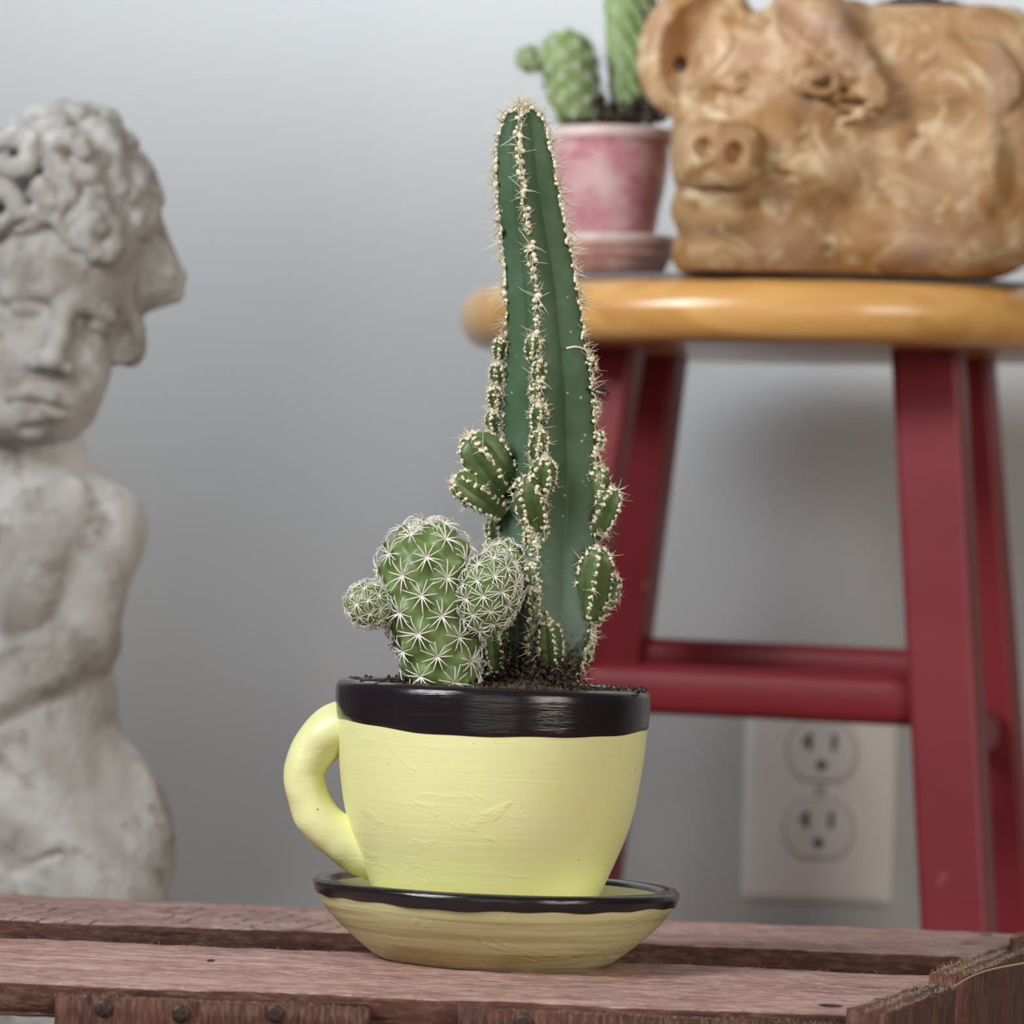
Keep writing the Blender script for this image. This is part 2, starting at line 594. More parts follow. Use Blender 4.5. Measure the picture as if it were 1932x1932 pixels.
# two top planks, a gap between them
g1 = onz(1567, 1897, CT); g2 = onz(398, 1812, CT); g3 = onz(1868, 1769, CT); g4 = onz(1825, 1784, CT)
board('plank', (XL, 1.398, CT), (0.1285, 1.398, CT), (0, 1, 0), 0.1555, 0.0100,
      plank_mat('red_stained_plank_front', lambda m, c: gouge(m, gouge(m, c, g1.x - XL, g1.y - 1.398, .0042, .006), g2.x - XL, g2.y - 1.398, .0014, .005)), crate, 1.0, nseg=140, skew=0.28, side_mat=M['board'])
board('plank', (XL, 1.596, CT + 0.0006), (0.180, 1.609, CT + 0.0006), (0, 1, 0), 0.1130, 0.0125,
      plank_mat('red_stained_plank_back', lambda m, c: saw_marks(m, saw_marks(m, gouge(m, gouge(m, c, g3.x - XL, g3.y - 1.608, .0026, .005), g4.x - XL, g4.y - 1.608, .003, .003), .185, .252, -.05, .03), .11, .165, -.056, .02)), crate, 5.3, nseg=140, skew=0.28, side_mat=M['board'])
# upright boards nailed to the front, with ragged sawn tops
yF = 1.3195


def front_board(u0, u1, zt, seed, side_y, T=0.0075):
    a, b2 = at(u0, 1870, side_y).x, at(u1, 1870, side_y).x
    cx, w = (a + b2) / 2, abs(b2 - a)
    return board('board', (cx, side_y, 0.012), (cx, side_y, zt), (-1, 0, 0), w, T, M['board'], crate, seed, ragged=0.0008, nseg=80, rough=0.0004)


FY = yF - 0.0078
FB = []
FB.append(front_board(104, 702, CT - 0.0028, 3.7, FY))
FB.append(front_board(866, 1592, CT - 0.0020, 8.1, FY))
FB.append(front_board(-640, -190, CT - 0.0028, 6.1, FY))
# rear uprights
for (a, b2, sd) in ((-0.305, -0.235, 11), (-0.12, -0.02, 12), (0.0, 0.09, 13), (0.105, 0.185, 14)):
    board('board', ((a + b2) / 2, 1.668, 0.012), ((a + b2) / 2, 1.668, CT - 0.012), (-1, 0, 0), b2 - a, 0.008, M['board'], crate, sd, nseg=30)
# cross rails inside that carry the planks, bottom plank
board('rail', (0.083, 1.330, CT - 0.0115), (0.163, 1.650, CT - 0.0135), (-1, 0, 0), 0.022, 0.02, M['board'], crate, 21, nseg=30)
board('rail', (-0.27, 1.330, CT - 0.0115), (-0.27, 1.650, CT - 0.0135), (-1, 0, 0), 0.022, 0.02, M['board'], crate, 22, nseg=30)
board('plank', (XL, 1.49, 0.012), (0.12, 1.49, 0.012), (0, 1, 0), 0.33, 0.011, M['plank'], crate, 23, nseg=30)
# upright end boards on the right, tops standing a little proud
ENDB = [((0.1025, 1.3060), (0.1315, 1.4090), CT + 0.0022, 31), ((0.1365, 1.4280), (0.1660, 1.5370), CT + 0.0042, 32),
        ((0.1760, 1.5750), (0.2040, 1.6800), CT + 0.0052, 33)]
for (p, q, zt, sd) in ENDB:
    d = Vector((q[0] - p[0], q[1] - p[1], 0))
    w = d.length
    nrm = Vector((d.y, -d.x, 0)).normalized()
    T = 0.0125
    c = Vector(((p[0] + q[0]) / 2, (p[1] + q[1]) / 2, 0))
    board('board', (c.x, c.y, 0.012), (c.x, c.y, zt), d, w, T, M['board'], crate, sd, ragged=0.0014, nseg=80, rough=0.0005)
for (a, b2, sd) in ((1.325, 1.43, 41), (1.455, 1.555, 42), (1.575, 1.66, 43)):
    board('board', (XL - 0.001, (a + b2) / 2, 0.012), (XL - 0.001, (a + b2) / 2, CT), (0, -1, 0), b2 - a, 0.010, M['board'], crate, sd, nseg=30)

# nails
for (u, v) in ((196, 1902), (341, 1912), (519, 1912), (988, 1929)):
    p = at(u, v, FY)
    R_ = 0.0026
    prof = [(R_, 0.0), (R_, 0.0007), (R_ * 0.9, 0.0010), (R_ * 0.5, 0.0012), (R_ * 0.12, 0.00125)]
    V, Fc = lathe(prof, (0, 0, 0), 28)
    V = np.stack([V[:, 0] + p.x, p.y + 0.0002 - V[:, 2], V[:, 1] + p.z], 1)
    mk('nail', V, Fc, M['nail'], crate, recalc=True)


def hair(path, r0, r1=None, n=3):
    path = np.asarray(path, float)
    k = len(path)
    rad = np.linspace(r0, r1 if r1 is not None else r0 * 0.25, k)
    return tube(path, rad, n, up=(0.3, 0.8, 0.52))


# torn wood fibres along the sawn tops
fib = MB()
def add_fibres(a, b2, z, n, ln, spread_y, thick=0.00012):
    a, b2 = Vector(a), Vector(b2)
    for i in range(n):
        t = random.random()
        p = a.lerp(b2, t)
        p = Vector((p.x, p.y + random.uniform(-spread_y, spread_y), z))
        d = Vector((random.gauss(0, 1), random.gauss(0, 0.8), random.uniform(0.1, 1.0))).normalized() * ln * random.uniform(0.3, 1.2)
        q = p + d * 0.5 + Vector((random.gauss(0, ln * .15), random.gauss(0, ln * .15), random.gauss(0, ln * .15)))
        fib.add(*hair([p - d * 0.15, q, p + d], thick * random.uniform(0.6, 1.4)))


for (u0, u1, z) in ((104, 702, CT - 0.0028), (866, 1592, CT - 0.0020)):
    add_fibres((at(u0, 1870, FY).x, FY + 0.001, 0), (at(u1, 1870, FY).x, FY + 0.001, 0), z, 330, 0.0011, 0.0008)
for (p, q, zt, sd) in ENDB:
    d = Vector((q[0] - p[0], q[1] - p[1], 0)); nrm = Vector((d.y, -d.x, 0)).normalized()
    for off, nn in ((0.001, 170), (0.006, 240), (0.0115, 170)):
        add_fibres((p[0] + nrm.x * off, p[1] + nrm.y * off, 0), (q[0] + nrm.x * off, q[1] + nrm.y * off, 0), zt, nn, 0.0022, 0.002)
add_fibres((-0.2, 1.3205, 0), (0.10, 1.3205, 0), CT, 120, 0.0012, 0.0006, 0.00008)
add_fibres((-0.2, 1.4755, 0), (0.14, 1.4755, 0), CT, 120, 0.0016, 0.0006, 0.00009)
add_fibres((-0.2, 1.650, 0), (0.17, 1.664, 0), CT, 60, 0.0018, 0.001, 0.00009)
V, Fc = fib.arrays()
tag(mk('wood_fibre', V, Fc, M['fibre'], crate), kind='stuff', label='pale torn fibres along the sawn edges')
pth = spline([tuple(at(1756, 1920, 1.375)), tuple(at(1772, 1886, 1.39)), tuple(at(1805, 1858, 1.41)), tuple(at(1860, 1832, 1.44)), tuple(at(1960, 1812, 1.46))], 30)
mk('loose_strand', *tube(pth, 0.00032, 6, up=(0, 0, 1)), M['fibre'], crate)

# ------------------------------------------------------------------ teacup planter on its saucer
YC = 1.46
S = (YC - CAM_Y) / F_PX                                  # metres per photo pixel at the cup
CX, SX = at(931.5, 1293, YC).x, at(935, 1683, YC).x
RIM_Z = at(931.5, 1293, YC).z
CC = (SX + CX) / 2


def waver(seed, amp_r, amp_z=0.0, ks=(2, 3, 5)):
    ph = [random.uniform(0, 6.28) for _ in ks]
    return lambda i, th, rr, zz: (rr * (1 + amp_r * sum(np.sin(k * th + p) / k for k, p in zip(ks, ph))),
                                  zz + amp_z * sum(np.sin(k * th + p) / k for k, p in zip(ks, ph)))


saucer = thing('saucer', (SX, YC, CT), 'pale yellow bowl-shaped saucer with a black rim under the teacup', 'saucer')
sz = lambda v: (1822 - v) * S + 0.0
sp_out = [(40, 1822), (150, 1822), (203, 1822), (212, 1820), (229, 1811), (271, 1778), (314, 1737), (335, 1706), (343, 1689)]
sp_in = [(344, 1681), (338, 1676), (326, 1675), (312, 1680), (285, 1705), (250, 1745), (215, 1775), (180, 1788), (90, 1790), (8, 1790)]
pr = spline(sp_out, 50).tolist() + spline(sp_in, 50).tolist()
fnw = waver(1, 0.006)
V, Fc = lathe([(r * S, max(0.0, sz(v))) for r, v in pr], (SX, YC, CT), 128, fnw)
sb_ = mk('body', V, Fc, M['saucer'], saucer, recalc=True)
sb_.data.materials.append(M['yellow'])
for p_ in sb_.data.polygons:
    if p_.index >= 52 * 128 and p_.index < 99 * 128: p_.material_index = 1  # inside in brighter cup paint, standing in for light falling in the bowl
# painted black rim: a thin skin over the lip with an uneven lower edge
rb = [(339, 1703), (341.5, 1698), (344.5, 1689), (346, 1681), (340, 1674), (326, 1672.5), (311, 1677), (306, 1684)]
ph = [random.uniform(0, 6.28) for _ in range(5)]


def rimfn(i, th, rr, zz):
    rr, zz = fnw(i, th, rr, zz)
    if i in (0, 1):
        zz = zz + S * (2.0 * np.sin(3 * th + ph[0]) + 1.5 * np.sin(7 * th + ph[1]) + 1.2 * np.sin(19 * th + ph[2])) * (1 if i == 0 else .4)
    if i == len(rb) - 1:
        zz = zz - S * 1.0
    return rr, zz


V, Fc = lathe([(r * S, sz(v)) for r, v in rb], (SX, YC, CT), 160, rimfn, cap=(False, False))
mk('rim', V, Fc, M['black'], saucer, recalc=False)

CB = CT + sz(1789)                              # cup stands on the inside of the saucer
cup = thing('teacup_planter', (CX, YC, CB), 'pale yellow teacup-shaped planter with a black painted rim and side handle', 'planter')
cv = lambda v: RIM_Z + (1293 - v) * S
co = [(30, 0), (165, 0), (178, 0), (184, None)]
outer = [(186, 1776), (197, 1735), (211, 1690), (227, 1655), (245, 1612), (262, 1568), (275, 1520), (284, 1465), (290, 1415), (293, 1380), (295, 1340), (296, 1312), (293, 1299), (284, 1293)]
inner = [(272, 1293), (264, 1300), (262, 1320), (262, 1345)]
pr = [(20, 1781.5), (160, 1781.5), (176, 1781)] + spline(outer, 70).tolist() + spline(inner, 14).tolist() + [(200, 1350), (20, 1350)]
fnc = waver(2, 0.004, 0.0)
zc0 = CB - cv(1781.5)
V, Fc = lathe([(r * S, cv(v) - CB + zc0 * 0) for r, v in pr], (CX, YC, CB), 144, fnc)
V[:, 2] = np.maximum(V[:, 2], CB)
mk('body', V, Fc, M['yellow'], cup, recalc=True)
band = [(294.0, 1372), (295.6, 1366), (297, 1340), (298, 1312), (295, 1298), (285, 1290.6), (271, 1290.6), (262.5, 1299), (260.5, 1320)]


def bandfn(i, th, rr, zz):
    rr, zz = fnc(i, th, rr, zz)
    if i < 2:
        zz = zz + S * (7.0 * np.cos(2 * th) + 1.6 * np.sin(5 * th + 2) + 0.8 * np.sin(13 * th)) * (1 if i == 0 else .7)
    return rr, zz


sb = band[:2] + spline(band[1:], 40).tolist()[1:]
V, Fc = lathe([(r * S, cv(v) - CB) for r, v in sb], (CX, YC, CB), 160, bandfn, cap=(False, False))
mk('rim_band', V, Fc, M['black'], cup)


def img2(u, v, Y, y_off=0.0, u0=931.5, v0=1293):
    """point in the plane of the cup, laid out from the cup's own rim centre."""
    p = at(u, v, Y)
    return np.array([p.x, Y + y_off, p.z])


hp = spline([(672, 1366, 50), (632, 1376, 49), (597, 1408, 44), (575, 1450, 40), (577, 1488, 40), (590, 1526, 41), (615, 1559, 43), (648, 1584, 45), (685, 1606, 47), (720, 1622, 47)], 60)
pts = np.array([img2(u, v, YC) for u, v, r in hp])
V, Fc = tube(pts, [r * S for u, v, r in hp], 28, up=(0, 1, 0), squash=1.18)
for i in range(len(V)):
    d = vnoise(V[i], 140, 3) * 0.0005
    V[i] += d
mk('handle', V, Fc, M['yellow'], cup, recalc=True)

# soil in the cup
SR = 259 * S
nr, na = 40, 110
rings = []
for i in range(nr):
    r = SR * (1 - i / nr)
    th = np.linspace(0, 2 * math.pi, na, endpoint=False)
    ring = []
    for t in th:
        x, y = CX + r * math.cos(t), YC + r * math.sin(t)
        q = r / SR
        z = cv(1303) + (1 - q ** 2) * 0.0022 + (mnoise.noise(Vector((x * 260, y * 260, 1))) * 0.0012 + mnoise.noise(Vector((x * 700, y * 700, 1))) * 0.0007)
        ring.append((x, y, z))
    rings.append(np.array(ring))
soilb = MB()
V, Fc = loft(rings, (False, True))
soilb.add(V, Fc)
ico = bmesh.new(); bmesh.ops.create_icosphere(ico, subdivisions=1, radius=1)
ICV = np.array([v.co[:] for v in ico.verts]); ICF = [tuple(v.index for v in f.verts) for f in ico.faces]; ico.free()


def crumb(c, r):
    sc = np.array([random.uniform(.6, 1.3) for _ in range(3)]) * r
    V = ICV * sc * (1 + rng.uniform(-.28, .28, (len(ICV), 1)))
    return V + np.array(c)


for i in range(620):
    a, r = random.uniform(0, 6.28), SR * math.sqrt(random.random()) * 0.97
    soilb.add(crumb((CX + r * math.cos(a), YC + r * math.sin(a), cv(1301) + (1 - (r / SR) ** 2) * 0.0022 + random.uniform(-.0003, .0006)), random.uniform(.0004, .0013)), ICF)
for i in range(90):      # crumbs on the lip
    a = random.uniform(0, 6.28); r = (268 + random.uniform(-8, 9)) * S
    soilb.add(crumb((CX + r * math.cos(a), YC + r * math.sin(a), cv(1290)), random.uniform(.0002, .0007)), ICF)
for (u, v, n, sp) in ((668, 1291, 14, 5), (1185, 1297, 26, 14), (1212, 1297, 14, 8), (762, 1282, 34, 9), (757, 1272, 12, 6), (1070, 1292, 20, 20), (905, 1289, 30, 20)):
    for i in range(n):
        p = img2(u + random.gauss(0, sp), v + random.gauss(0, 3), YC, random.uniform(-.02, .0))
        soilb.add(crumb(p, random.uniform(.0003, .0009)), ICF)

# ------------------------------------------------------------------ ribbed column cactus
def frame(t):
    t = t / np.linalg.norm(t)
    a = np.array([1.0, 0, 0]) - t * t[0]
    a /= np.linalg.norm(a)
    b = np.cross(t, a)
    return a, b, t


def ribbed(path, radii, ribs, valley=0.72, p=1.15, scallop=0.0, spacing=0.004, nth=120, twist=0.0):
    """ribbed stem; returns V, F, list of rib lines [(pos, normal, up, s)]"""
    path = np.asarray(path, float)
    seg = np.r_[0, np.cumsum(np.linalg.norm(np.diff(path, axis=0), axis=1))]
    ribs = np.sort(np.radians(np.array(ribs)) % (2 * math.pi))
    th = np.linspace(0, 2 * math.pi, nth, endpoint=False)
    rings, lines = [], [[] for _ in ribs]
    for i in range(len(path)):
        t = path[min(i + 1, len(path) - 1)] - path[max(i - 1, 0)]
        a, b, t = frame(t)
        tw = twist * seg[i]
        prof = np.zeros(nth)
        for k, rb_ in enumerate(ribs):
            nxt = (ribs[(k + 1) % len(ribs)] - rb_) % (2 * math.pi)
            prv = (rb_ - ribs[k - 1]) % (2 * math.pi)
            d = (th - tw - rb_ + math.pi) % (2 * math.pi) - math.pi
            half = np.where(d > 0, nxt / 2, prv / 2)
            x = np.sqrt((np.abs(d) / half) ** 2 + 0.012) - 0.02
            prof = np.maximum(prof, np.clip(1 - x, 0, 1) ** p)
        R = radii[i]
        sc = 1 + scallop * prof ** 2 * math.cos(2 * math.pi * seg[i] / spacing)
        r = R * (valley + (1 - valley) * prof) * sc
        rings.append(path[i] + np.outer(r * np.cos(th), a) + np.outer(r * np.sin(th), b))
        for k, rb_ in enumerate(ribs):
            n = a * math.cos(rb_ + tw) + b * math.sin(rb_ + tw)
            rr = R * 0.975
            lines[k].append((path[i] + n * rr, n, t, seg[i]))
    V, Fc = loft(rings)
    return V, Fc, lines


def line_points(line, step, jitter=0.25, start=0.0):
    P = np.array([l[0] for l in line])
    s = np.r_[0, np.cumsum(np.linalg.norm(np.diff(P, axis=0), axis=1))]
    out = []
    x = start + step * 0.5
    while x < s[-1]:
        xx = x + random.uniform(-jitter, jitter) * step
        i = int(np.clip(np.searchsorted(s, xx) - 1, 0, len(s) - 2))
        t = np.clip((xx - s[i]) / max(1e-9, s[i + 1] - s[i]), 0, 1)
        pos = P[i] * (1 - t) + P[i + 1] * t
        tan = P[min(i + 1, len(P) - 1)] - P[i]
        tan = tan / (np.linalg.norm(tan) + 1e-12)
        rad = line[i][1]
        n = rad - tan * rad.dot(tan)
        n /= (np.linalg.norm(n) + 1e-12)
        out.append((pos, n, s[-1] - xx))
        x += step
    return out


tx, ty = at(1010, 1290, YC).x, YC + 0.002
tall = thing('column_cactus', (tx, ty, cv(1300)), 'tall dark green ribbed cactus with small side shoots in the yellow teacup', 'cactus')
sil = [(1320, 955, 1078), (1290, 948, 1086), (1230, 938, 1104), (1180, 934, 1114), (1120, 934, 1120), (1050, 930, 1124), (980, 938, 1126), (920, 943, 1127), (860, 947, 1126),
       (800, 947, 1123), (740, 950, 1118), (680, 952, 1110), (620, 954, 1100), (560, 954, 1092), (500, 951, 1081), (450, 946, 1070), (400, 941, 1060), (350, 937, 1052),
       (300, 936, 1043), (260, 941, 1034), (235, 947, 1026), (220, 953, 1018), (210, 962, 1010), (204, 972, 1000), (201, 981, 991)]
RIBS = [186, 258, 333, 50, 118]
cl, cr = math.cos(math.radians(186)), math.cos(math.radians(333))
path, rad = [], []
for v, l, r in spline(sil, 150):
    R = (r - l) / (cr - cl)
    c = l - cl * R
    p = at(c, v, YC)
    path.append((p.x, ty, p.z)); rad.append(R * S)
V, Fc, lines = ribbed(path, rad, RIBS, 0.70, 1.1, 0.05, 19 * S, 140)
stem = mk('stem', V, Fc, M['stem'], tall, recalc=True)

# areole variants: a woolly tuft with a few straw-coloured spines
ARE = []
for k in range(12):
    short = k >= 6
    mb = MB()
    for q in range(2 if short else 3):
        c = np.array([random.gauss(0, .45), random.gauss(0, .5), random.uniform(0.1, .5)])
        mb.add(ICV * np.array([random.uniform(.55, .95), random.uniform(.55, .95), random.uniform(.45, .8)]) * (1 + rng.uniform(-.2, .2, (len(ICV), 1))) + c, ICF)
    for q in range(5 if short else 10):
        a, e = random.uniform(0, 6.28), random.uniform(0.15, 1.3)
        d = np.array([math.cos(a) * math.cos(e), math.sin(a) * math.cos(e), math.sin(e)])
        L = random.choice([1.3, 1.6, 2.0, 2.6]) if short else random.choice([1.6, 2.0, 2.6, 3.4, 4.2, 5.4])
        mid = d * L * .55 + np.array([random.gauss(0, .12), random.gauss(0, .12), .1])
        mb.add(*hair([np.array([0, 0, .3]), mid, d * L], 0.15, 0.03))
    V, Fc = mb.arrays()
    me = fast_mesh('areole', V, Fc, True)
    me.materials.append(M['wool'])
    ARE.append(me)

AREOLES = []                                     # (parent, pos, normal, scale)


def put_line(parent, line, step, size, start=0.0, jit=0.25, spread=0.0):
    for pos, n, dist in line_points(line, step, jit, start):
        side = np.cross(n, np.array([0, 0, 1.0])); side /= (np.linalg.norm(side) + 1e-9)
        AREOLES.append((parent, pos + side * random.gauss(0, spread), n, size * random.uniform(.8, 1.2)))


for k, ln in enumerate(lines):
    low = [l for l in ln if l[0][2] < at(1000, 590, YC).z]
    up = [l for l in ln if l[0][2] >= at(1000, 590, YC).z]
    back = RIBS_back = (np.array(ln[0][1])[1] > 0.3)
    put_line(stem, up, (17 if not back else 26) * S, 7.0 * S, spread=1.5 * S)
    put_line(stem, low, (15 if not back else 28) * S, 5.6 * S, start=40 * S, spread=5 * S)


def pup(u0, v0, u1, v1, r, y0=-0.004, y1=-0.008, nribs=5, rot=20, step=15, size=4.6, shape=None, label=None, mat=None):
    a, b = at(u0, v0, YC), at(u1, v1, YC)
    a = np.array([a.x, ty + y0, a.z]); b = np.array([b.x, ty + y1, b.z])
    N = 30
    path, rad = [], []
    for i in range(N):
        t = i / (N - 1)
        path.append(a + (b - a) * (1 - (1 - t) ** 1.25) if False else a + (b - a) * t)
        base = 0.62 + 0.38 * math.sin(min(1, t / 0.55) * math.pi / 2)
        dome = math.sqrt(max(0.0, 1 - max(0.0, (t - 0.62) / 0.38) ** 2.2))
        rad.append(max(r * S * base * dome, 1e-5))
    V, Fc, lines = ribbed(path, rad, [rot + i * 360 / nribs for i in range(nribs)], 0.66, 1.1, 0.03, step * S, 70)
    o = mk('side_shoot', V, Fc, mat or M['pup'], tall, recalc=True)
    for ln in lines:
        put_line(o, ln, step * S, size * S, jit=.2)
    return o


pup(955, 925, 884, 824, 47, -0.004, -0.010, 5, 5, 16, 5.4)
pup(950, 968, 856, 902, 31, -0.006, -0.014, 5, 40, 14, 4.8)
pup(1014, 950, 1029, 868, 25, -0.012, -0.021, 5, 10, 13, 5.0)
pup(1018, 1010, 990, 903, 30, -0.012, -0.022, 5, 30, 15, 5.4)
pup(1105, 975, 1133, 880, 27, -0.004, -0.006, 5, 10, 13, 4.8)
pup(1108, 1020, 1158, 922, 31, -0.003, -0.008, 5, 35, 13, 5.0)
pup(1110, 1165, 1130, 1033, 34, -0.006, -0.012, 5, 52, 15, 5.2)
pup(1112, 1178, 1160, 1085, 27, -0.001, -0.003, 5, 20, 14, 4.8)
pup(1040, 1260, 1030, 1170, 26, -0.011, -0.018, 5, 10, 12, 4.2)
pup(940, 1262, 928, 1172, 25, -0.006, -0.010, 5, 10, 12, 4.2)
# knobbly buds along the lower ribs
for (u, v, r, yy) in ((944, 655, 15, -.002), (937, 705, 16, -.002), (932, 750, 17, -.002), (930, 795, 17, -.002), (1004, 655, 17, -.013), (1014, 700, 15, -.014), (1010, 745, 14, -.014),
                      (1016, 785, 19, -.015), (1014, 838, 21, -.015), (1112, 690, 12, -.006), (1122, 770, 13, -.006), (1126, 830, 13, -.006), (1122, 870, 14, -.006), (932, 1000, 18, -.003),
                      (926, 1040, 18, -.003), (1008, 1040, 18, -.014), (1004, 1085, 19, -.015), (1010, 1130, 19, -.015), (1022, 1172, 18, -.014), (1112, 1195, 15, -.004),
                      (1104, 1225, 15, -.003), (1135, 990, 17, -.004), (1098, 1010, 15, -.006), (995, 1012, 12, -.014), (930, 1095, 15, -.003), (932, 1150, 14, -.003)):
    r *= .84
    pup(u + random.uniform(-2, 4), v + r * 1.7, u + random.uniform(-6, 6), v - r * 1.3, r, yy + .002, yy - 0.001, 5, random.uniform(0, 70), 10.5, 4.3)

# crown tuft
for i in range(16):
    a, q = random.uniform(0, 6.28), random.random() ** .6
    p = at(985, 206, YC)
    AREOLES.append((stem, np.array([p.x + math.cos(a) * q * 22 * S, ty + math.sin(a) * q * 22 * S, p.z + (1 - q) * 7 * S - q * 8 * S]),
                    np.array([math.cos(a) * q * .7, math.sin(a) * q * .7, 1.0]), 6.0 * S))


def quatmat(n, spin):
    n = Vector(n).normalized()
    return n.to_track_quat('Z', 'Y').to_matrix().to_4x4() @ Matrix.Rotation(spin, 4, 'Z')


# the largest / frontmost 290 are single objects, the rest one joined part
score = [(-a[2][1] + 0.4 * a[3] / (6 * S), i) for i, a in enumerate(AREOLES)]
front = {i for _, i in sorted(score, reverse=True)[:290]}
rest = MB()
for i, (par, pos, n, sc) in enumerate(AREOLES):
    me = ARE[i % 6 + (6 if par.name.startswith('side_shoot') and i % 7 else 0)]
    T = Matrix.Translation(Vector(pos)) @ quatmat(n, random.uniform(0, 6.28)) @ Matrix.Scale(sc, 4)
    if i in front:
        o = bpy.data.objects.new('areole', me)
        COL.objects.link(o)
        o.parent = par
        o.matrix_local = Matrix.Translation(-ORIG[par.name]) @ T
    else:
        A = np.array(T)
        Vv = np.array([v.co[:] for v in me.vertices])
        rest.add(Vv @ A[:3, :3].T + A[:3, 3], [tuple(p.vertices) for p in me.polygons])
V, Fc = rest.arrays()
tag(mk('areoles', V, Fc, M['wool'], tall), kind='stuff')
# dried scar across the right rib and a shred of dark debris caught in the spines
sc_ = spline([tuple(img2(1068, 659, YC, -0.0085)), tuple(img2(1085, 656, YC, -0.008)), tuple(img2(1103, 661, YC, -0.006)), tuple(img2(1113, 676, YC, -0.004))], 14)
mk('scar', *tube(sc_, 2.2 * S, 6), M['wool'], tall)
db = MB()
for i in range(40):
    p = img2(1134 + random.gauss(0, 8), 742 + random.gauss(0, 7), YC, -0.006 + random.gauss(0, .001))
    db.add(crumb(p, random.uniform(.0002, .00055)), ICF)
for i in range(14):
    p = img2(1122 + random.uniform(0, 14), 730 + random.uniform(0, 18), YC, -0.006)
    db.add(*hair([p, p + np.array([.0015, 0, -.0008]), p + np.array([random.uniform(.002, .004), 0, -random.uniform(.0005, .003)])], .00014))
V, Fc = db.arrays()
tag(mk('debris', V, Fc, M['root'], tall), kind='stuff', label='dark shred of debris caught in the spines')

# soil crust round the foot of the tall cactus
for i in range(760):
    u = random.gauss(1000, 52); v = 1298 - abs(random.gauss(0, 30)) * (1.5 if (u < 962 or 1020 < u < 1062) else .7)
    if not 905 < u < 1092: continue
    q = (u - 1012) / 78
    yo = -0.0125 * math.sqrt(max(0.05, 1 - q * q)) + random.uniform(-.003, .001)
    soilb.add(crumb(img2(u, v, YC, yo), random.uniform(.00035, .0011)), ICF)
V, Fc = soilb.arrays()
so = mk('potting_soil', V, Fc, M['soil'])
tag(so, 'dark crumbly potting soil filling the yellow teacup', 'soil', kind='stuff')
rp = spline([tuple(img2(684, 1280, YC, -.03)), tuple(img2(705, 1277, YC, -.031)), tuple(img2(722, 1279, YC, -.031)), tuple(img2(738, 1275, YC, -.03)), tuple(img2(758, 1278, YC, -.028))], 24)
rr = MB(); rr.add(*tube(rp, [2.0 * S + 0.6 * S * math.sin(i * 1.7) for i in range(24)], 7))
rr.add(*hair([rp[14], rp[14] + np.array([.0006, 0, -.0008]), rp[14] + np.array([.0002, 0, -.0012])], .0002))
rr.add(*hair([rp[2], rp[2] + np.array([-.001, 0, -.0002])], .00025))
rr.add(*hair([rp[23], rp[23] + np.array([.001, .001, -.001]), rp[23] + np.array([.0018, .002, -.003])], .0003))
V, Fc = rr.arrays()
tag(mk('root_twig', V, Fc, M['root']), 'thin dark dried root lying over the black rim', 'twig')

# ------------------------------------------------------------------ thimble cactus
STAR = []
for k in range(6):
    mb = MB()
    n = random.choice([10, 11, 12])
    for q in range(n):
        a = 2 * math.pi * q / n + random.uniform(-.17, .17)
        e = random.uniform(.16, .42)
        L = random.uniform(.8, 1.12)
        d = np.array([math.cos(a), math.sin(a), 0])
        bend = random.uniform(-.08, .12)
        pth = [np.array([0, 0, 0.03]), d * L * .4 + np.array([0, 0, math.sin(e) * L * .55]), d * L * .75 + np.array([0, 0, math.sin(e) * L * .75 + bend * .3]), d * L + np.array([0, 0, math.sin(e) * L * .7 - .05 + bend])]
        mb.add(*hair(pth, .05, .02, 4))
    mb.add(ICV * np.array([.10, .10, .07]) + np.array([0, 0, .03]), ICF)
    V, Fc = mb.arrays()
    me = fast_mesh('spine_cluster', V, Fc, True)
    me.materials.append(M['spine'])
    STAR.append(me)


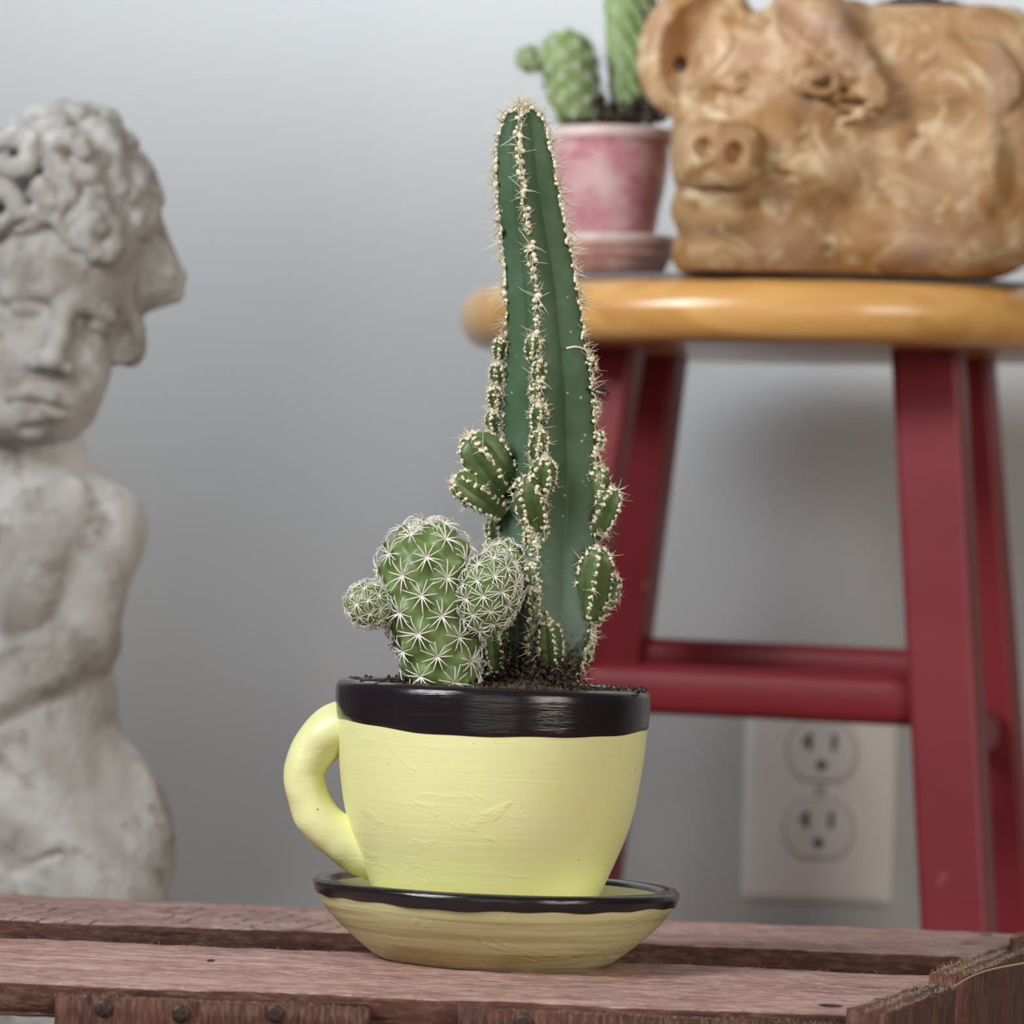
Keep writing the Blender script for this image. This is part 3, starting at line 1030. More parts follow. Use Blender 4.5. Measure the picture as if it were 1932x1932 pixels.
def thimble_body(axis0, axis1, prof, npts, amp, sig, nth=100, nz=90, top_extra=0, seed=0.0):
    """prof: radii along axis 0..1 (list of (t, r)); returns V, F, tubercle points [(pos, normal)]"""
    axis0, axis1 = np.array(axis0, float), np.array(axis1, float)
    a, b, t = frame(axis1 - axis0)
    L = np.linalg.norm(axis1 - axis0)
    P = spline(prof, nz)
    P[:, 1] = np.maximum(P[:, 1], 1e-5)
    s = np.r_[0, np.cumsum(np.hypot(np.diff(P[:, 0]) * L, np.diff(P[:, 1])))]
    area_ = np.r_[0, np.cumsum(np.diff(s) * (P[1:, 1] + P[:-1, 1]) / 2)]
    area_ /= area_[-1]
    tub = []
    for i in range(npts):
        f = 1 - (i + .5) / npts
        th = i * 2.399963 + seed
        tt = np.interp(f, area_, P[:, 0]); r = np.interp(f, area_, P[:, 1])
        j = int(np.clip(np.searchsorted(area_, f), 1, nz - 1))
        dr, dz = P[j, 1] - P[j - 1, 1], (P[j, 0] - P[j - 1, 0]) * L
        rad_ = a * math.cos(th) + b * math.sin(th)
        n = rad_ * dz - t * dr; n /= (np.linalg.norm(n) + 1e-12)
        tub.append((axis0 + t * tt * L + rad_ * r, n))
    th = np.linspace(0, 2 * math.pi, nth, endpoint=False)
    rings = []
    TP = np.array([q[0] for q in tub])
    for i in range(nz):
        rad_ = np.outer(np.cos(th), a) + np.outer(np.sin(th), b)
        j = max(1, i)
        dr, dz = P[j, 1] - P[j - 1, 1], (P[j, 0] - P[j - 1, 0]) * L
        n = rad_ * dz - t * dr
        n /= (np.linalg.norm(n, axis=1, keepdims=True) + 1e-12)
        ring = axis0 + t * P[i, 0] * L + rad_ * P[i, 1]
        d = np.linalg.norm(ring[:, None, :] - TP[None], axis=2)
        near = d.min(1)
        ring = ring + n * (amp * (np.exp(-(near / sig) ** 2) - 0.55))[:, None]
        rings.append(ring)
    V, Fc = loft(rings)
    return V, Fc, [(p + n * amp * .42, n) for p, n in tub]


def put_stars(parent, tub, size, seed=0, vary=True):
    for i, (p, n) in enumerate(tub):
        o = bpy.data.objects.new('spine_cluster', STAR[(i + seed) % len(STAR)])
        COL.objects.link(o)
        o.parent = parent
        sz_ = size * random.uniform(.9, 1.1)
        o.matrix_local = Matrix.Translation(-ORIG[parent.name]) @ Matrix.Translation(Vector(p)) @ quatmat(n, random.uniform(0, 6.28)) @ Matrix.Scale(sz_, 4)


thy = YC - 0.016
a = at(842, 1312, YC); b = at(794, 988, YC)
thim = thing('thimble_cactus', (a.x, thy, cv(1300)), 'short green thimble cactus with white star-shaped spines and round pups in the yellow teacup', 'cactus')
prof = [(0, 54 * S), (.1, 60 * S), (.3, 73 * S), (.5, 82 * S), (.68, 84 * S), (.82, 79 * S), (.91, 63 * S), (.965, 40 * S), (.992, 17 * S), (1.0, 1e-5)]
V, Fc, tub = thimble_body((a.x, thy, a.z), (b.x, thy, b.z), prof, 58, 15 * S, 24 * S, seed=1.1)
bodyo = mk('body', V, Fc, M['thimble'], thim, recalc=True)
put_stars(bodyo, tub, 33 * S)
ax_ = np.array([b.x - a.x, 0, b.z - a.z]); fa_, fb_, ft_ = frame(ax_)
crown = []
for k in range(14):
    rr_ = (14 if k < 5 else 33) * S
    th_ = k * 2.399963 + .4
    rad_ = fa_ * math.cos(th_) + fb_ * math.sin(th_)
    crown.append((np.array([b.x, thy, b.z]) + rad_ * rr_ - ft_ * (3 if k < 5 else 9) * S, ft_ + rad_ * (.35 if k < 5 else .75)))
put_stars(bodyo, crown, 24 * S)


def thimble_pup(u0, v0, u1, v1, rmax, y, npts, ssize, seed, dy=0.0, waist=.45, amp=4.5):
    a, b = at(u0, v0, YC), at(u1, v1, YC)
    prof = [(0, rmax * waist * S), (.12, rmax * .68 * S), (.35, rmax * .95 * S), (.55, rmax * S), (.75, rmax * .88 * S), (.9, rmax * .58 * S), (.975, rmax * .28 * S), (1, 1e-5)]
    V, Fc, tub = thimble_body((a.x, y, a.z), (b.x, y + dy, b.z), prof, npts, amp * S, 15 * S, 72, 56, seed=seed)
    o = mk('pup', V, Fc, M['thimble'], thim, recalc=True)
    put_stars(o, tub, ssize * S, int(seed))
    return o


thimble_pup(742, 1152, 660, 1127, 40, thy - .004, 42, 19, 1, -.003)
thimble_pup(905, 1190, 940, 1047, 54, thy - .006, 46, 27, 2, -.004)
thimble_pup(938, 1130, 960, 1024, 44, thy + .006, 40, 22, 3, .002)

# ------------------------------------------------------------------ signed-distance sculpting (statue, pig)
class Sculpt:
    def __init__(self, lo, hi, h):
        self.lo, self.h = np.array(lo, float), h
        self.n = np.ceil((np.array(hi) - self.lo) / h).astype(int) + 1
        self.Fd = np.full(self.n, 1e3, dtype=np.float32)

    def region(self, c0, c1):
        i0 = np.clip(np.floor((np.array(c0) - self.lo) / self.h).astype(int), 0, self.n - 1)
        i1 = np.clip(np.ceil((np.array(c1) - self.lo) / self.h).astype(int) + 1, 1, self.n)
        sl = tuple(slice(a, b) for a, b in zip(i0, i1))
        ax = [(self.lo[k] + self.h * np.arange(i0[k], i1[k])).astype(np.float32) for k in range(3)]
        return sl, ax[0][:, None, None], ax[1][None, :, None], ax[2][None, None, :]

    def apply(self, sl, d, k, sub=False):
        A = self.Fd[sl]
        if A.size == 0: return
        if sub:
            d = -d
            hh = np.maximum(k - np.abs(A - d), 0) / k
            self.Fd[sl] = np.maximum(A, d) + hh * hh * k * .25
        else:
            hh = np.maximum(k - np.abs(A - d), 0) / k
            self.Fd[sl] = np.minimum(A, d) - hh * hh * k * .25

    def ell(self, c, r, k=20, rot=0.0, sub=False, yaw=0.0, pw=2.0):
        """ellipsoid; rot = rotation in the picture plane (deg), pw > 2 makes it boxier"""
        R = max(r) * (1.0 if pw <= 2 else 1.35) + k + 3 * self.h
        sl, x, y, z = self.region(np.array(c) - R, np.array(c) + R)
        x, y, z = x - c[0], y - c[1], z - c[2]
        cr_, sr_ = math.cos(math.radians(rot)), math.sin(math.radians(rot))
        X, Y_ = x * cr_ + y * sr_, -x * sr_ + y * cr_
        Z = z + 0 * X
        if yaw:
            cy, sy = math.cos(math.radians(yaw)), math.sin(math.radians(yaw))
            X, Z = X * cy + Z * sy, -X * sy + Z * cy
        if pw == 2.0:
            k0 = np.sqrt((X / r[0]) ** 2 + (Y_ / r[1]) ** 2 + (Z / r[2]) ** 2)
            k1 = np.sqrt((X / r[0] ** 2) ** 2 + (Y_ / r[1] ** 2) ** 2 + (Z / r[2] ** 2) ** 2)
            d = k0 * (k0 - 1) / (k1 + 1e-6)
        else:
            k0 = (np.abs(X / r[0]) ** pw + np.abs(Y_ / r[1]) ** pw + np.abs(Z / r[2]) ** pw) ** (1 / pw)
            d = (k0 - 1) * min(r)
        self.apply(sl, d.astype(np.float32), k, sub)

    def cap(self, a, b, ra, rb=None, k=20, sub=False):
        rb = ra if rb is None else rb
        a, b = np.array(a, float), np.array(b, float)
        R = max(ra, rb) + k + 3 * self.h
        sl, x, y, z = self.region(np.minimum(a, b) - R, np.maximum(a, b) + R)
        ab = b - a
        t = np.clip(((x - a[0]) * ab[0] + (y - a[1]) * ab[1] + (z - a[2]) * ab[2]) / max(1e-6, ab.dot(ab)), 0, 1)
        d = np.sqrt((x - a[0] - t * ab[0]) ** 2 + (y - a[1] - t * ab[1]) ** 2 + (z - a[2] - t * ab[2]) ** 2) - (ra + (rb - ra) * t)
        self.apply(sl, d.astype(np.float32), k, sub)

    def chain(self, pts, k=20, sub=False):
        for p, q in zip(pts[:-1], pts[1:]):
            self.cap(p[:3], q[:3], p[3], q[3], k, sub)

    def mesh(self):
        Fd = self.Fd
        ins = Fd < 0
        cs = None
        for dx in (0, 1):
            for dy in (0, 1):
                for dz in (0, 1):
                    q = ins[dx:ins.shape[0] - 1 + dx, dy:ins.shape[1] - 1 + dy, dz:ins.shape[2] - 1 + dz].astype(np.int8)
                    cs = q if cs is None else cs + q
        act = (cs > 0) & (cs < 8)
        idx = np.argwhere(act)
        vid = np.full(act.shape, -1, dtype=np.int32)
        vid[act] = np.arange(len(idx))
        corners = [(a_, b_, c_) for a_ in (0, 1) for b_ in (0, 1) for c_ in (0, 1)]
        val = {c: Fd[idx[:, 0] + c[0], idx[:, 1] + c[1], idx[:, 2] + c[2]] for c in corners}
        acc = np.zeros((len(idx), 3)); cnt = np.zeros(len(idx))
        for c in corners:
            for k in range(3):
                if c[k] == 0:
                    d = list(c); d[k] = 1; d = tuple(d)
                    va, vb = val[c], val[d]
                    cross = (va < 0) != (vb < 0)
                    t = np.where(cross, va / np.where(cross, va - vb, 1), 0)
                    p = np.zeros((len(idx), 3)); p[:] = c
                    p[:, k] = t
                    acc += np.where(cross[:, None], p, 0); cnt += cross
        V = self.lo + self.h * (idx + acc / cnt[:, None])
        quads = []
        for k in range(3):
            o1, o2 = (k + 1) % 3, (k + 2) % 3
            sl0 = [slice(None)] * 3; sl1 = [slice(None)] * 3
            sl0[k] = slice(0, -1); sl1[k] = slice(1, None)
            A, B = ins[tuple(sl0)], ins[tuple(sl1)]
            e = np.argwhere(A != B)
            ok = (e[:, o1] > 0) & (e[:, o2] > 0) & (e[:, o1] < self.n[o1] - 1) & (e[:, o2] < self.n[o2] - 1)
            e = e[ok]
            flip = A[e[:, 0], e[:, 1], e[:, 2]]
            def cell(d1, d2):
                q = e.copy(); q[:, o1] -= d1; q[:, o2] -= d2
                return vid[q[:, 0], q[:, 1], q[:, 2]]
            q = np.stack([cell(1, 1), cell(0, 1), cell(0, 0), cell(1, 0)], 1)
            q[~flip] = q[~flip][:, ::-1]
            quads.append(q)
        return V, np.vstack(quads)


def picture_to_place(V, u0, v0, Y, s):
    """sculpt axes (right, down, toward viewer) -> the place, upright, real size, anchored at one point"""
    base = at(u0, v0, Y)
    du, dv = V[:, 0] - u0, V[:, 1] - v0
    a = du * math.cos(ROLL) + dv * math.sin(ROLL)
    b = -du * math.sin(ROLL) + dv * math.cos(ROLL)
    return np.stack([base.x + a * s, Y - V[:, 2] * s, base.z - b * s], 1)


# ---- garden statue of a child, stands on the floor behind the crate
YS = 1.973
SS = (YS - CAM_Y) / F_PX
st = Sculpt((-420, 150, -290), (400, 3300, 330), 5.0)
# legs, hips, torso
st.cap((150, 1660, 0), (130, 2340, 10), 150, 88, 30); st.cap((-70, 1680, 0), (-90, 2340, 0), 148, 88, 40)
st.cap((130, 2340, 10), (75, 3080, -20), 86, 55, 30); st.cap((-90, 2340, 0), (-125, 3080, -40), 86, 55, 30)
st.cap((75, 3120, -30), (90, 3170, 130), 56, 42, 30); st.cap((-125, 3120, -40), (-150, 3170, 120), 56, 42, 30)
st.ell((40, 3240, 0), (300, 70, 200), 20, pw=6)
st.ell((115, 1590, -10), (216, 240, 150), 40, rot=-8); st.ell((-80, 1600, -10), (190, 220, 145), 40)
st.ell((0, 1470, 50), (170, 170, 120), 40)
st.ell((55, 1330, -5), (168, 210, 118), 50)
st.ell((45, 1060, -15), (178, 195, 112), 50)
st.cap((70, 800, 0), (65, 930, -25), 84, 96, 30)
st.cap((70, 905, -35), (195, 985, -25), 56, 62, 40); st.cap((60, 905, -35), (-95, 985, -25), 56, 62, 40)
st.cap((88, 880, -30), (200, 990, -15), 60, 68, 30); st.cap((50, 880, -30), (-100, 990, -15), 60, 68, 30)
st.ell((60, 1020, 70), (85, 80, 46), 50); st.ell((-45, 1020, 70), (80, 80, 46), 50)
# viewer's right arm folded across the body
st.ell((188, 1010, 5), (82, 95, 82), 30, rot=10)
st.cap((190, 1010, 10), (160, 1185, 50), 79, 66, 24)
st.cap((165, 1212, 48), (-60, 1335, 150), 68, 50, 18)
st.ell((-100, 1345, 160), (56, 42, 36), 16)
for i in range(4): st.cap((-125, 1325 + i * 16, 170), (-185, 1318 + i * 20, 150), 13, 10, 5)
st.ell((118, 985, 78), (46, 90, 44), 40, rot=24); st.ell((70, 1120, 88), (52, 84, 52), 34, rot=28)
st.cap((66, 1010, 132), (0, 1150, 142), 8, 11, 26, sub=True)
# other arm
st.cap((-100, 1010, 10), (-170, 1200, 60), 78, 64, 24); st.cap((-170, 1200, 60), (-40, 1270, 120), 58, 46, 18)
# creases at belly and thighs
st.cap((-40, 1665, 150), (125, 1605, 140), 11, 9, 14, sub=True)
st.cap((30, 1470, 178), (20, 1480, 178), 8, 8, 10, sub=True)
st.cap((20, 1690, 150), (18, 2050, 120), 16, 12, 24, sub=True)
st.ell((10, 1680, 130), (36, 46, 34), 14)
# head
tilt = 17
st.ell((112, 520, 0), (165, 215, 165), 20, rot=tilt)
st.ell((92, 640, 55), (124, 178, 122), 30, rot=tilt)
st.ell((80, 500, 95), (112, 95, 85), 30, rot=tilt)
st.ell((155, 700, 100), (62, 72, 64), 30); st.ell((14, 695, 122), (66, 74, 66), 30)
st.ell((60, 790, 118), (62, 52, 62), 30); st.ell((118, 765, 80), (74, 66, 70), 30); st.ell((10, 770, 100), (66, 62, 66), 30)
st.ell((70, 590, 190), (46, 27, 40), 20, rot=6, sub=True); st.ell((190, 622, 158), (40, 27, 42), 20, rot=20, sub=True)
st.ell((68, 594, 146), (36, 20, 26), 6, rot=6); st.ell((186, 625, 116), (29, 19, 24), 6, rot=18)
st.cap((36, 604, 172), (102, 608, 172), 5.5, 5.5, 5, sub=True); st.cap((163, 632, 144), (212, 642, 128), 5.5, 5.5, 5, sub=True)
st.cap((26, 562, 160), (106, 556, 170), 10, 11, 26); st.cap((158, 578, 160), (220, 604, 120), 11, 9, 26)
st.chain([(138, 586, 164, 15), (128, 640, 180, 17), (113, 682, 202, 24)], 20)
st.ell((90, 692, 184), (19, 16, 20), 10); st.ell((137, 700, 178), (19, 16, 20), 10)
st.ell((97, 708, 196), (9, 7, 12), 4, sub=True); st.ell((127, 712, 194), (9, 7, 12), 4, sub=True)
st.chain([(40, 756, 150, 8), (72, 748, 164, 11), (92, 752, 168, 10), (112, 754, 163, 11), (142, 770, 140, 8)], 14)
st.chain([(54, 777, 152, 8), (88, 784, 163, 13), (124, 788, 146, 8)], 14)
st.chain([(34, 763, 166, 6), (88, 769, 182, 7), (146, 780, 150, 6)], 7, sub=True)
st.cap((62, 812, 168), (110, 814, 156), 6, 6, 20, sub=True)
# hair: mass, then locks and curls carved as short coiled ropes
st.ell((110, 410, -20), (182, 205, 190), 24, rot=10)
st.cap((225, 380, -20), (300, 520, -30), 62, 46, 24)
st.ell((285, 545, -20), (62, 38, 60), 18, rot=-25)
st.ell((240, 640, 0), (36, 54, 46), 14, rot=-12)
st.ell((205, 600, -40), (60, 90, 90), 20)
st.ell((190, 480, 90), (66, 58, 66), 16)
random.seed(21)


def curl(c, R, r, ax1, ax2, turns=1.2, out=(0, 0, 0), ph=0.0):
    pts = []
    n = max(6, int(9 * turns))
    for i in range(n + 1):
        q = i / n
        a_ = ph + q * turns * 2 * math.pi
        rad_ = R * (1 - .62 * q)
        pts.append(tuple(np.array(c) + np.array(ax1) * math.cos(a_) * rad_ + np.array(ax2) * math.sin(a_) * rad_ + np.array(out) * q) + (r * (1 - .2 * q),))
    st.chain(pts, 6)


hc, hr = np.array([110, 410, -20.0]), np.array([178, 200, 188.0])
for i in range(56):
    f = (i + .5) / 56
    zz = 1 - 2 * f
    a_ = i * 2.399963
    d = np.array([math.sqrt(1 - zz * zz) * math.cos(a_), -zz if True else 0, math.sqrt(1 - zz * zz) * math.sin(a_)])
    if d[1] > 0.12 and d[2] > -0.1: continue
    if d[1] > 0.75: continue
    p = hc + hr * d * .98
    e1 = np.cross(d, [0.3, 1, 0.2]); e1 /= np.linalg.norm(e1)
    e2 = np.cross(d, e1)
    curl(p, random.uniform(44, 68), random.uniform(17, 23), e1 * random.uniform(.6, 1.5), e2 * random.uniform(.5, 1.1), random.uniform(.4, .8), d * 10, random.uniform(0, 6.28))
X, Yd = (1, 0, 0), (0, 1, 0)
curl((195, 452, 148), 48, 22, (0.85, 0.2, -.3), (0.1, 1.15, -.1), 1.3, (0, 0, 16), 3.6)
curl((150, 300, 158), 46, 24, (1.2, .2, -.3), Yd, .8, (0, 0, 12), 1.0)
curl((40, 310, 172), 46, 24, (1.2, -.2, 0), Yd, .75, (0, 0, 12), 4.0)
curl((25, 400, 172), 44, 22, (1.3, .1, 0), Yd, .7, (0, 0, 12), 2.0)
curl((110, 370, 174), 38, 21, (1.1, .3, -.2), Yd, .8, (0, 0, 10), 5.0)
curl((-55, 380, 150), 46, 22, X, Yd, .8, (0, 0, 12), 0.5)
curl((300, 500, 20), 40, 17, (.8, .3, -.4), (0, 1, 0), 1.2, (0, 0, 8), 2.0)
curl((255, 395, 70), 44, 17, (.8, 0, -.6), (.1, 1, 0), 1.3, (0, 0, 8), 0.0)
curl((244, 645, 36), 28, 14, X, (0, 1.3, 0), 1.2, (0, 0, 6), 2.5)
st.chain([(210, 330, 110, 15), (262, 400, 60, 16), (290, 470, 20, 15), (335, 520, -10, 16), (330, 555, -10, 15), (290, 570, 0, 14)], 8)
st.chain([(225, 470, 100, 12), (250, 530, 75, 13), (245, 580, 60, 12), (262, 620, 35, 14), (250, 670, 30, 13), (225, 680, 40, 12)], 8)
st.chain([(-60, 470, 150, 14), (0, 440, 175, 15), (60, 412, 186, 14), (120, 425, 180, 12), (150, 470, 165, 12)], 8)
V, Q = st.mesh()
V = picture_to_place(V, 40, 1000, YS, SS)
V[:, 2] -= 0
zmin = V[:, 2].min()
stat = thing('garden_statue', (float(np.mean(V[:, 0])), YS, 0), 'weathered grey stone statue of a curly-haired child with folded arms behind the crate', 'statue')
V[:, 2] = np.where(V[:, 2] < at(40, 3000, YS).z, V[:, 2] - zmin * 1.0 + 0 if False else V[:, 2], V[:, 2])
mk('figure', V, Q, M['statue'], stat)
ph_ = zmin
if ph_ > 0.004:
    px = float(np.mean(V[V[:, 2] < zmin + 0.03][:, 0]))
    V2, F2 = lathe([(0.04, 0), (0.088, 0), (0.092, 0.004), (0.09, max(.006, ph_ - .002)), (0.086, ph_ + .001), (0.03, ph_ + .001)], (px, YS, 0), 64)
    mk('plinth', V2, F2, M['statue'], stat, recalc=True)

# ---- stool
YST = 2.189
xs = at(1488, 580, YST).x
SEAT_T, SEAT_B = at(1488, 523, YST - 0.151).z, at(1488, 645, YST - 0.151).z
stool = thing('wooden_stool', (xs, YST, 0), 'round stool with a varnished wooden seat and dark red painted legs by the wall', 'stool')
Rs = 0.1512
prof = [(0.02, SEAT_B), (Rs - 0.014, SEAT_B)] + [(Rs - 0.0125 + 0.0125 * math.cos(a_), (SEAT_T + SEAT_B) / 2 + 0.0137 * math.sin(a_)) for a_ in np.linspace(-1.45, 1.45, 16)] + [(Rs - 0.014, SEAT_T), (0.02, SEAT_T)]
V, Fc = lathe([(r, z) for r, z in prof], (xs, YST, 0), 160)
seat = mk('seat', V, Fc, M['seat'], stool, recalc=True)
yaw = math.radians(-13)
ey = np.array([math.cos(yaw), math.sin(yaw), 0]); ex = np.array([-math.sin(yaw), math.cos(yaw), 0])
AX, AYD = 0.0735, 0.050
SPL_X, SPL_Y = 0.105, 0.085


def leg_center(sx, sy, z):
    d = SEAT_B - z
    return np.array([xs, YST, z]) + ey * sx * (AX + SPL_X * d) + ex * sy * (AYD + SPL_Y * d)


def leg(sx, sy):
    hw = 0.0152
    c = 0.0028
    sec = [(-hw + c, -hw), (hw - c, -hw), (hw - .3 * c, -hw + .3 * c), (hw, -hw + c), (hw, hw - c), (hw - .3 * c, hw - .3 * c), (hw - c, hw), (-hw + c, hw), (-hw + .3 * c, hw - .3 * c), (-hw, hw - c), (-hw, -hw + c), (-hw + .3 * c, -hw + .3 * c)]
    rings = [np.array([leg_center(sx, sy, z) + ey * a_ + ex * b_ for a_, b_ in sec]) for z in np.linspace(0, SEAT_B + .004, 14)]
    V, Fc = loft(rings)
    o = mk('leg', V, Fc, M['red'], stool, smooth=False, recalc=True)


for sx in (-1, 1):
    for sy in (-1, 1): leg(sx, sy)


def stretcher(a, b, ht, wd, name='stretcher'):
    a, b = np.array(a), np.array(b)
    t = (b - a) / np.linalg.norm(b - a)
    s_ = np.cross(t, [0, 0, 1.0])
    n = 20
    th = np.linspace(0, 2 * math.pi, n, endpoint=False)
    se = lambda q: np.sign(q) * np.abs(q) ** .6
    rings = [a + (b - a) * q + np.outer(se(np.cos(th)) * wd / 2, s_) + np.outer(se(np.sin(th)) * ht / 2, [0, 0, 1]) for q in np.linspace(0, 1, 8)]
    mk(name, *loft(rings), M['red'], stool, recalc=True)


zf = at(1450, 1312, YST - .08).z; zb = at(1450, 1250, YST + .06).z
stretcher(leg_center(-1, -1, zf), leg_center(1, -1, zf), 0.0225, 0.018)
stretcher(leg_center(-1, 1, zb), leg_center(1, 1, zb), 0.0185, 0.018)
zs = zf - 0.016
stretcher(leg_center(-1, -1, zs), leg_center(-1, 1, zs), 0.02, 0.018)
stretcher(leg_center(1, -1, zs), leg_center(1, 1, zs), 0.02, 0.018)

# grey felt mat on the seat
MT = SEAT_T + 0.003
V, Fc = lathe([(0.02, SEAT_T), (0.130, SEAT_T), (0.1325, SEAT_T + .001), (0.1325, SEAT_T + .002), (0.1305, MT), (0.02, MT)], (xs, YST, 0), 120)
tag(mk('felt_mat', V, Fc, M['mat'], recalc=True), 'thin round grey mat on the stool seat under the pig planter', 'mat')

# ---- pig planter
YP = 2.095
SP = (YP - CAM_Y) / F_PX
pg = Sculpt((1170, -160, -300), (2040, 560, 420), 4.5)
pg.ell((1690, 258, -20), (296, 262, 215), 10, rot=2, pw=5.0)
pg.ell((1450, 285, 110), (182, 225, 165), 60, rot=-6)
pg.ell((1500, 150, 120), (150, 130, 120), 40)
pg.ell((1600, 300, 120), (150, 170, 110), 60)
# cheeks, brow
pg.ell((1520, 300, 190), (105, 95, 80), 40); pg.ell((1345, 210, 190), (75, 60, 60), 30)
# snout
pg.ell((1350, 300, 265), (84, 68, 78), 22, rot=6, pw=3.0)
pg.ell((1322, 286, 345), (17, 19, 34), 7, sub=True); pg.ell((1379, 297, 343), (18, 21, 34), 7, sub=True)
pg.chain([(1300, 262, 318, 8), (1350, 246, 330, 9), (1412, 262, 318, 8)], 10)
# mouth and chin
pg.ell((1360, 392, 200), (98, 62, 80), 40)
pg.chain([(1292, 352, 282, 6), (1345, 357, 306, 7), (1410, 354, 292, 7), (1490, 330, 258, 5)], 16, sub=True)
pg.chain([(1310, 372, 262, 12), (1400, 368, 272, 12), (1490, 346, 250, 8)], 20)
# trotters folded in front, haunch
pg.ell((1342, 468, 150), (78, 62, 88), 30); pg.ell((1480, 450, 165), (110, 78, 90), 40)
pg.ell((1630, 462, 140), (120, 70, 90), 40)
pg.ell((1770, 360, 150), (95, 140, 62), 60, rot=-8)
pg.chain([(1838, 190, 196, 6), (1850, 280, 204, 7), (1846, 380, 202, 6)], 24)
pg.chain([(1700, 110, 225, 9), (1735, 190, 235, 10), (1765, 260, 235, 9)], 20, sub=True)
# ears: near one cupped forward, far one flopped over the brow
pg.ell((1322, 78, 70), (106, 138, 60), 22, rot=24)
pg.ell((1330, 82, 128), (74, 108, 66), 14, rot=24, sub=True)
pg.ell((1292, 108, 66), (14, 15, 50), 6, sub=True)
pg.ell((1545, 45, 150), (88, 92, 70), 24, rot=-25)
pg.chain([(1500, 10, 205, 34), (1560, 60, 222, 34), (1610, 130, 236, 28), (1646, 200, 236, 16)], 34)
pg.ell((1640, 172, 258), (24, 48, 16), 10, rot=-20)
pg.chain([(1400, 60, 175, 20), (1450, 110, 205, 18), (1510, 120, 235, 16)], 16)
# eyes: coiled ridges
for (cu, cv_, cw, R0) in ((1540, 168, 272, 34), (1395, 178, 246, 27)):
    pts = []
    for i in range(15):
        a_ = i / 14 * 2 * math.pi * 1.35 + 2.6; r_ = R0 * (1 - .55 * i / 14)
        pts.append((cu + math.cos(a_) * r_ * 1.25, cv_ + math.sin(a_) * r_ * .8, cw + 4 * i / 14 - abs(math.cos(a_)) * 6, 8))
    pg.chain(pts, 6)
random.seed(4)
for i in range(26):      # clay wrinkles
    u_, v_ = random.uniform(1330, 1600), random.uniform(140, 260)
    w_ = 236 + 20 * math.sin(u_ / 40)
    pg.chain([(u_, v_, w_, 5), (u_ + random.uniform(15, 45), v_ + random.uniform(-16, 16), w_ + 6, 7), (u_ + random.uniform(50, 80), v_ + random.uniform(-20, 20), w_ - 4, 5)], 8)
for i in range(14):
    u_, v_ = random.uniform(1680, 1860), random.uniform(120, 420)
    pg.ell((u_, v_, 186), (random.uniform(30, 60), random.uniform(24, 50), 14), 40, rot=random.uniform(0, 180))
# flat top opening, hollow inside, flat foot
sl, x, y, z = pg.region(pg.lo, pg.lo + pg.h * pg.n)
topv = 4 + 0.0402 * (x - 1560)
body_zone = np.clip((x - 1500) / 60, 0, 1)
dtop = (topv - y) + 0 * z
sel = (x > 1590) + 0 * y + 0 * z > 0
pg.Fd = np.where(sel, np.maximum(pg.Fd, dtop.astype(np.float32)), pg.Fd)
pg.ell((1700, 110, -20), (190, 190, 165), 8, rot=2, pw=4.0, sub=True)
botv = 512 + 0.0402 * (x - 1560)
pg.Fd = np.maximum(pg.Fd, (y - botv).astype(np.float32) + 0 * z)
V, Q = pg.mesh()
V = picture_to_place(V, 1560, 512, YP, SP)
V[:, 2] += MT - V[:, 2].min()
pigx = float((V[:, 0].min() + V[:, 0].max()) / 2)
pig = thing('pig_planter', (pigx, YP, MT), 'brown mottled clay planter shaped like a pig lying on the stool', 'planter')
mk('body', V, Q, M['pig'], pig)
ptop = float(V[:, 2].max())
# soil inside the pig
c0 = picture_to_place(np.array([[1745, 62, -20.0]]), 1560, 512, YP, SP)[0]
rings = []
for i in range(14):
    q = 1 - i / 14
    th = np.linspace(0, 2 * math.pi, 60, endpoint=False)
    rx, ry = 172 * SP * q, 140 * SP * q
    rings.append(np.stack([c0[0] + rx * np.sign(np.cos(th)) * np.abs(np.cos(th)) ** .6, c0[1] + ry * np.sign(np.sin(th)) * np.abs(np.sin(th)) ** .6,
                           c0[2] + (1 - q * q) * 0.0145 + np.array([mnoise.noise(Vector((math.cos(t) * q * 7, math.sin(t) * q * 7, 3))) * .0025 * (1 if i else 0) for t in th])], 1))
V, Fc = loft(rings, (False, True))
tag(mk('planter_soil', V, Fc, M['soil']), 'dark soil heaped in the top of the pig planter', 'soil', kind='stuff')

# ---- pink pot with its dish and two cacti
YK = 2.128
SK = (YK - CAM_Y) / F_PX
pc = at(1150, 513, YK)
kx = pc.x
dish = thing('pot_dish', (kx, YK, MT), 'small brown-pink dish under the pink pot on the stool', 'saucer')
dh = (at(1150, 437, YK).z - MT) / SK / 82.0
prof = [(20, 0), (92, 0), (100, 3), (112, 28), (118, 50), (121, 58), (121, 66), (123, 72), (122, 80), (116, 82), (110, 70), (100, 20), (60, 14), (10, 14)]
V, Fc = lathe([(r * SK, z * SK * dh) for r, z in prof], (kx, YK, MT), 80)
mk('body', V, Fc, M['pinkdish'], dish, recalc=True)
V, Fc = lathe([(115.5 * SK, 36 * SK * dh), (119.5 * SK, 38 * SK * dh), (120.5 * SK, 44 * SK * dh), (118 * SK, 48 * SK * dh)], (kx, YK, MT), 80, cap=(False, False))
mk('ridge', V, Fc, M['pinkdish'], dish)
V, Fc = lathe([(r * SK, z * SK * dh) for r, z in ((121.5, 64), (123.8, 70), (124.2, 76), (122.8, 81), (117, 83), (114.5, 80))], (kx, YK, MT), 80, cap=(False, False))
mk('lip', V, Fc, M['palepink'], dish)
pz = MT + 14.2 * SK * dh
pot = thing('pink_pot', (kx, YK, pz), 'small worn pink glazed plant pot beside the pig planter', 'plant pot')
topz = at(1150, 236, YK).z - pz
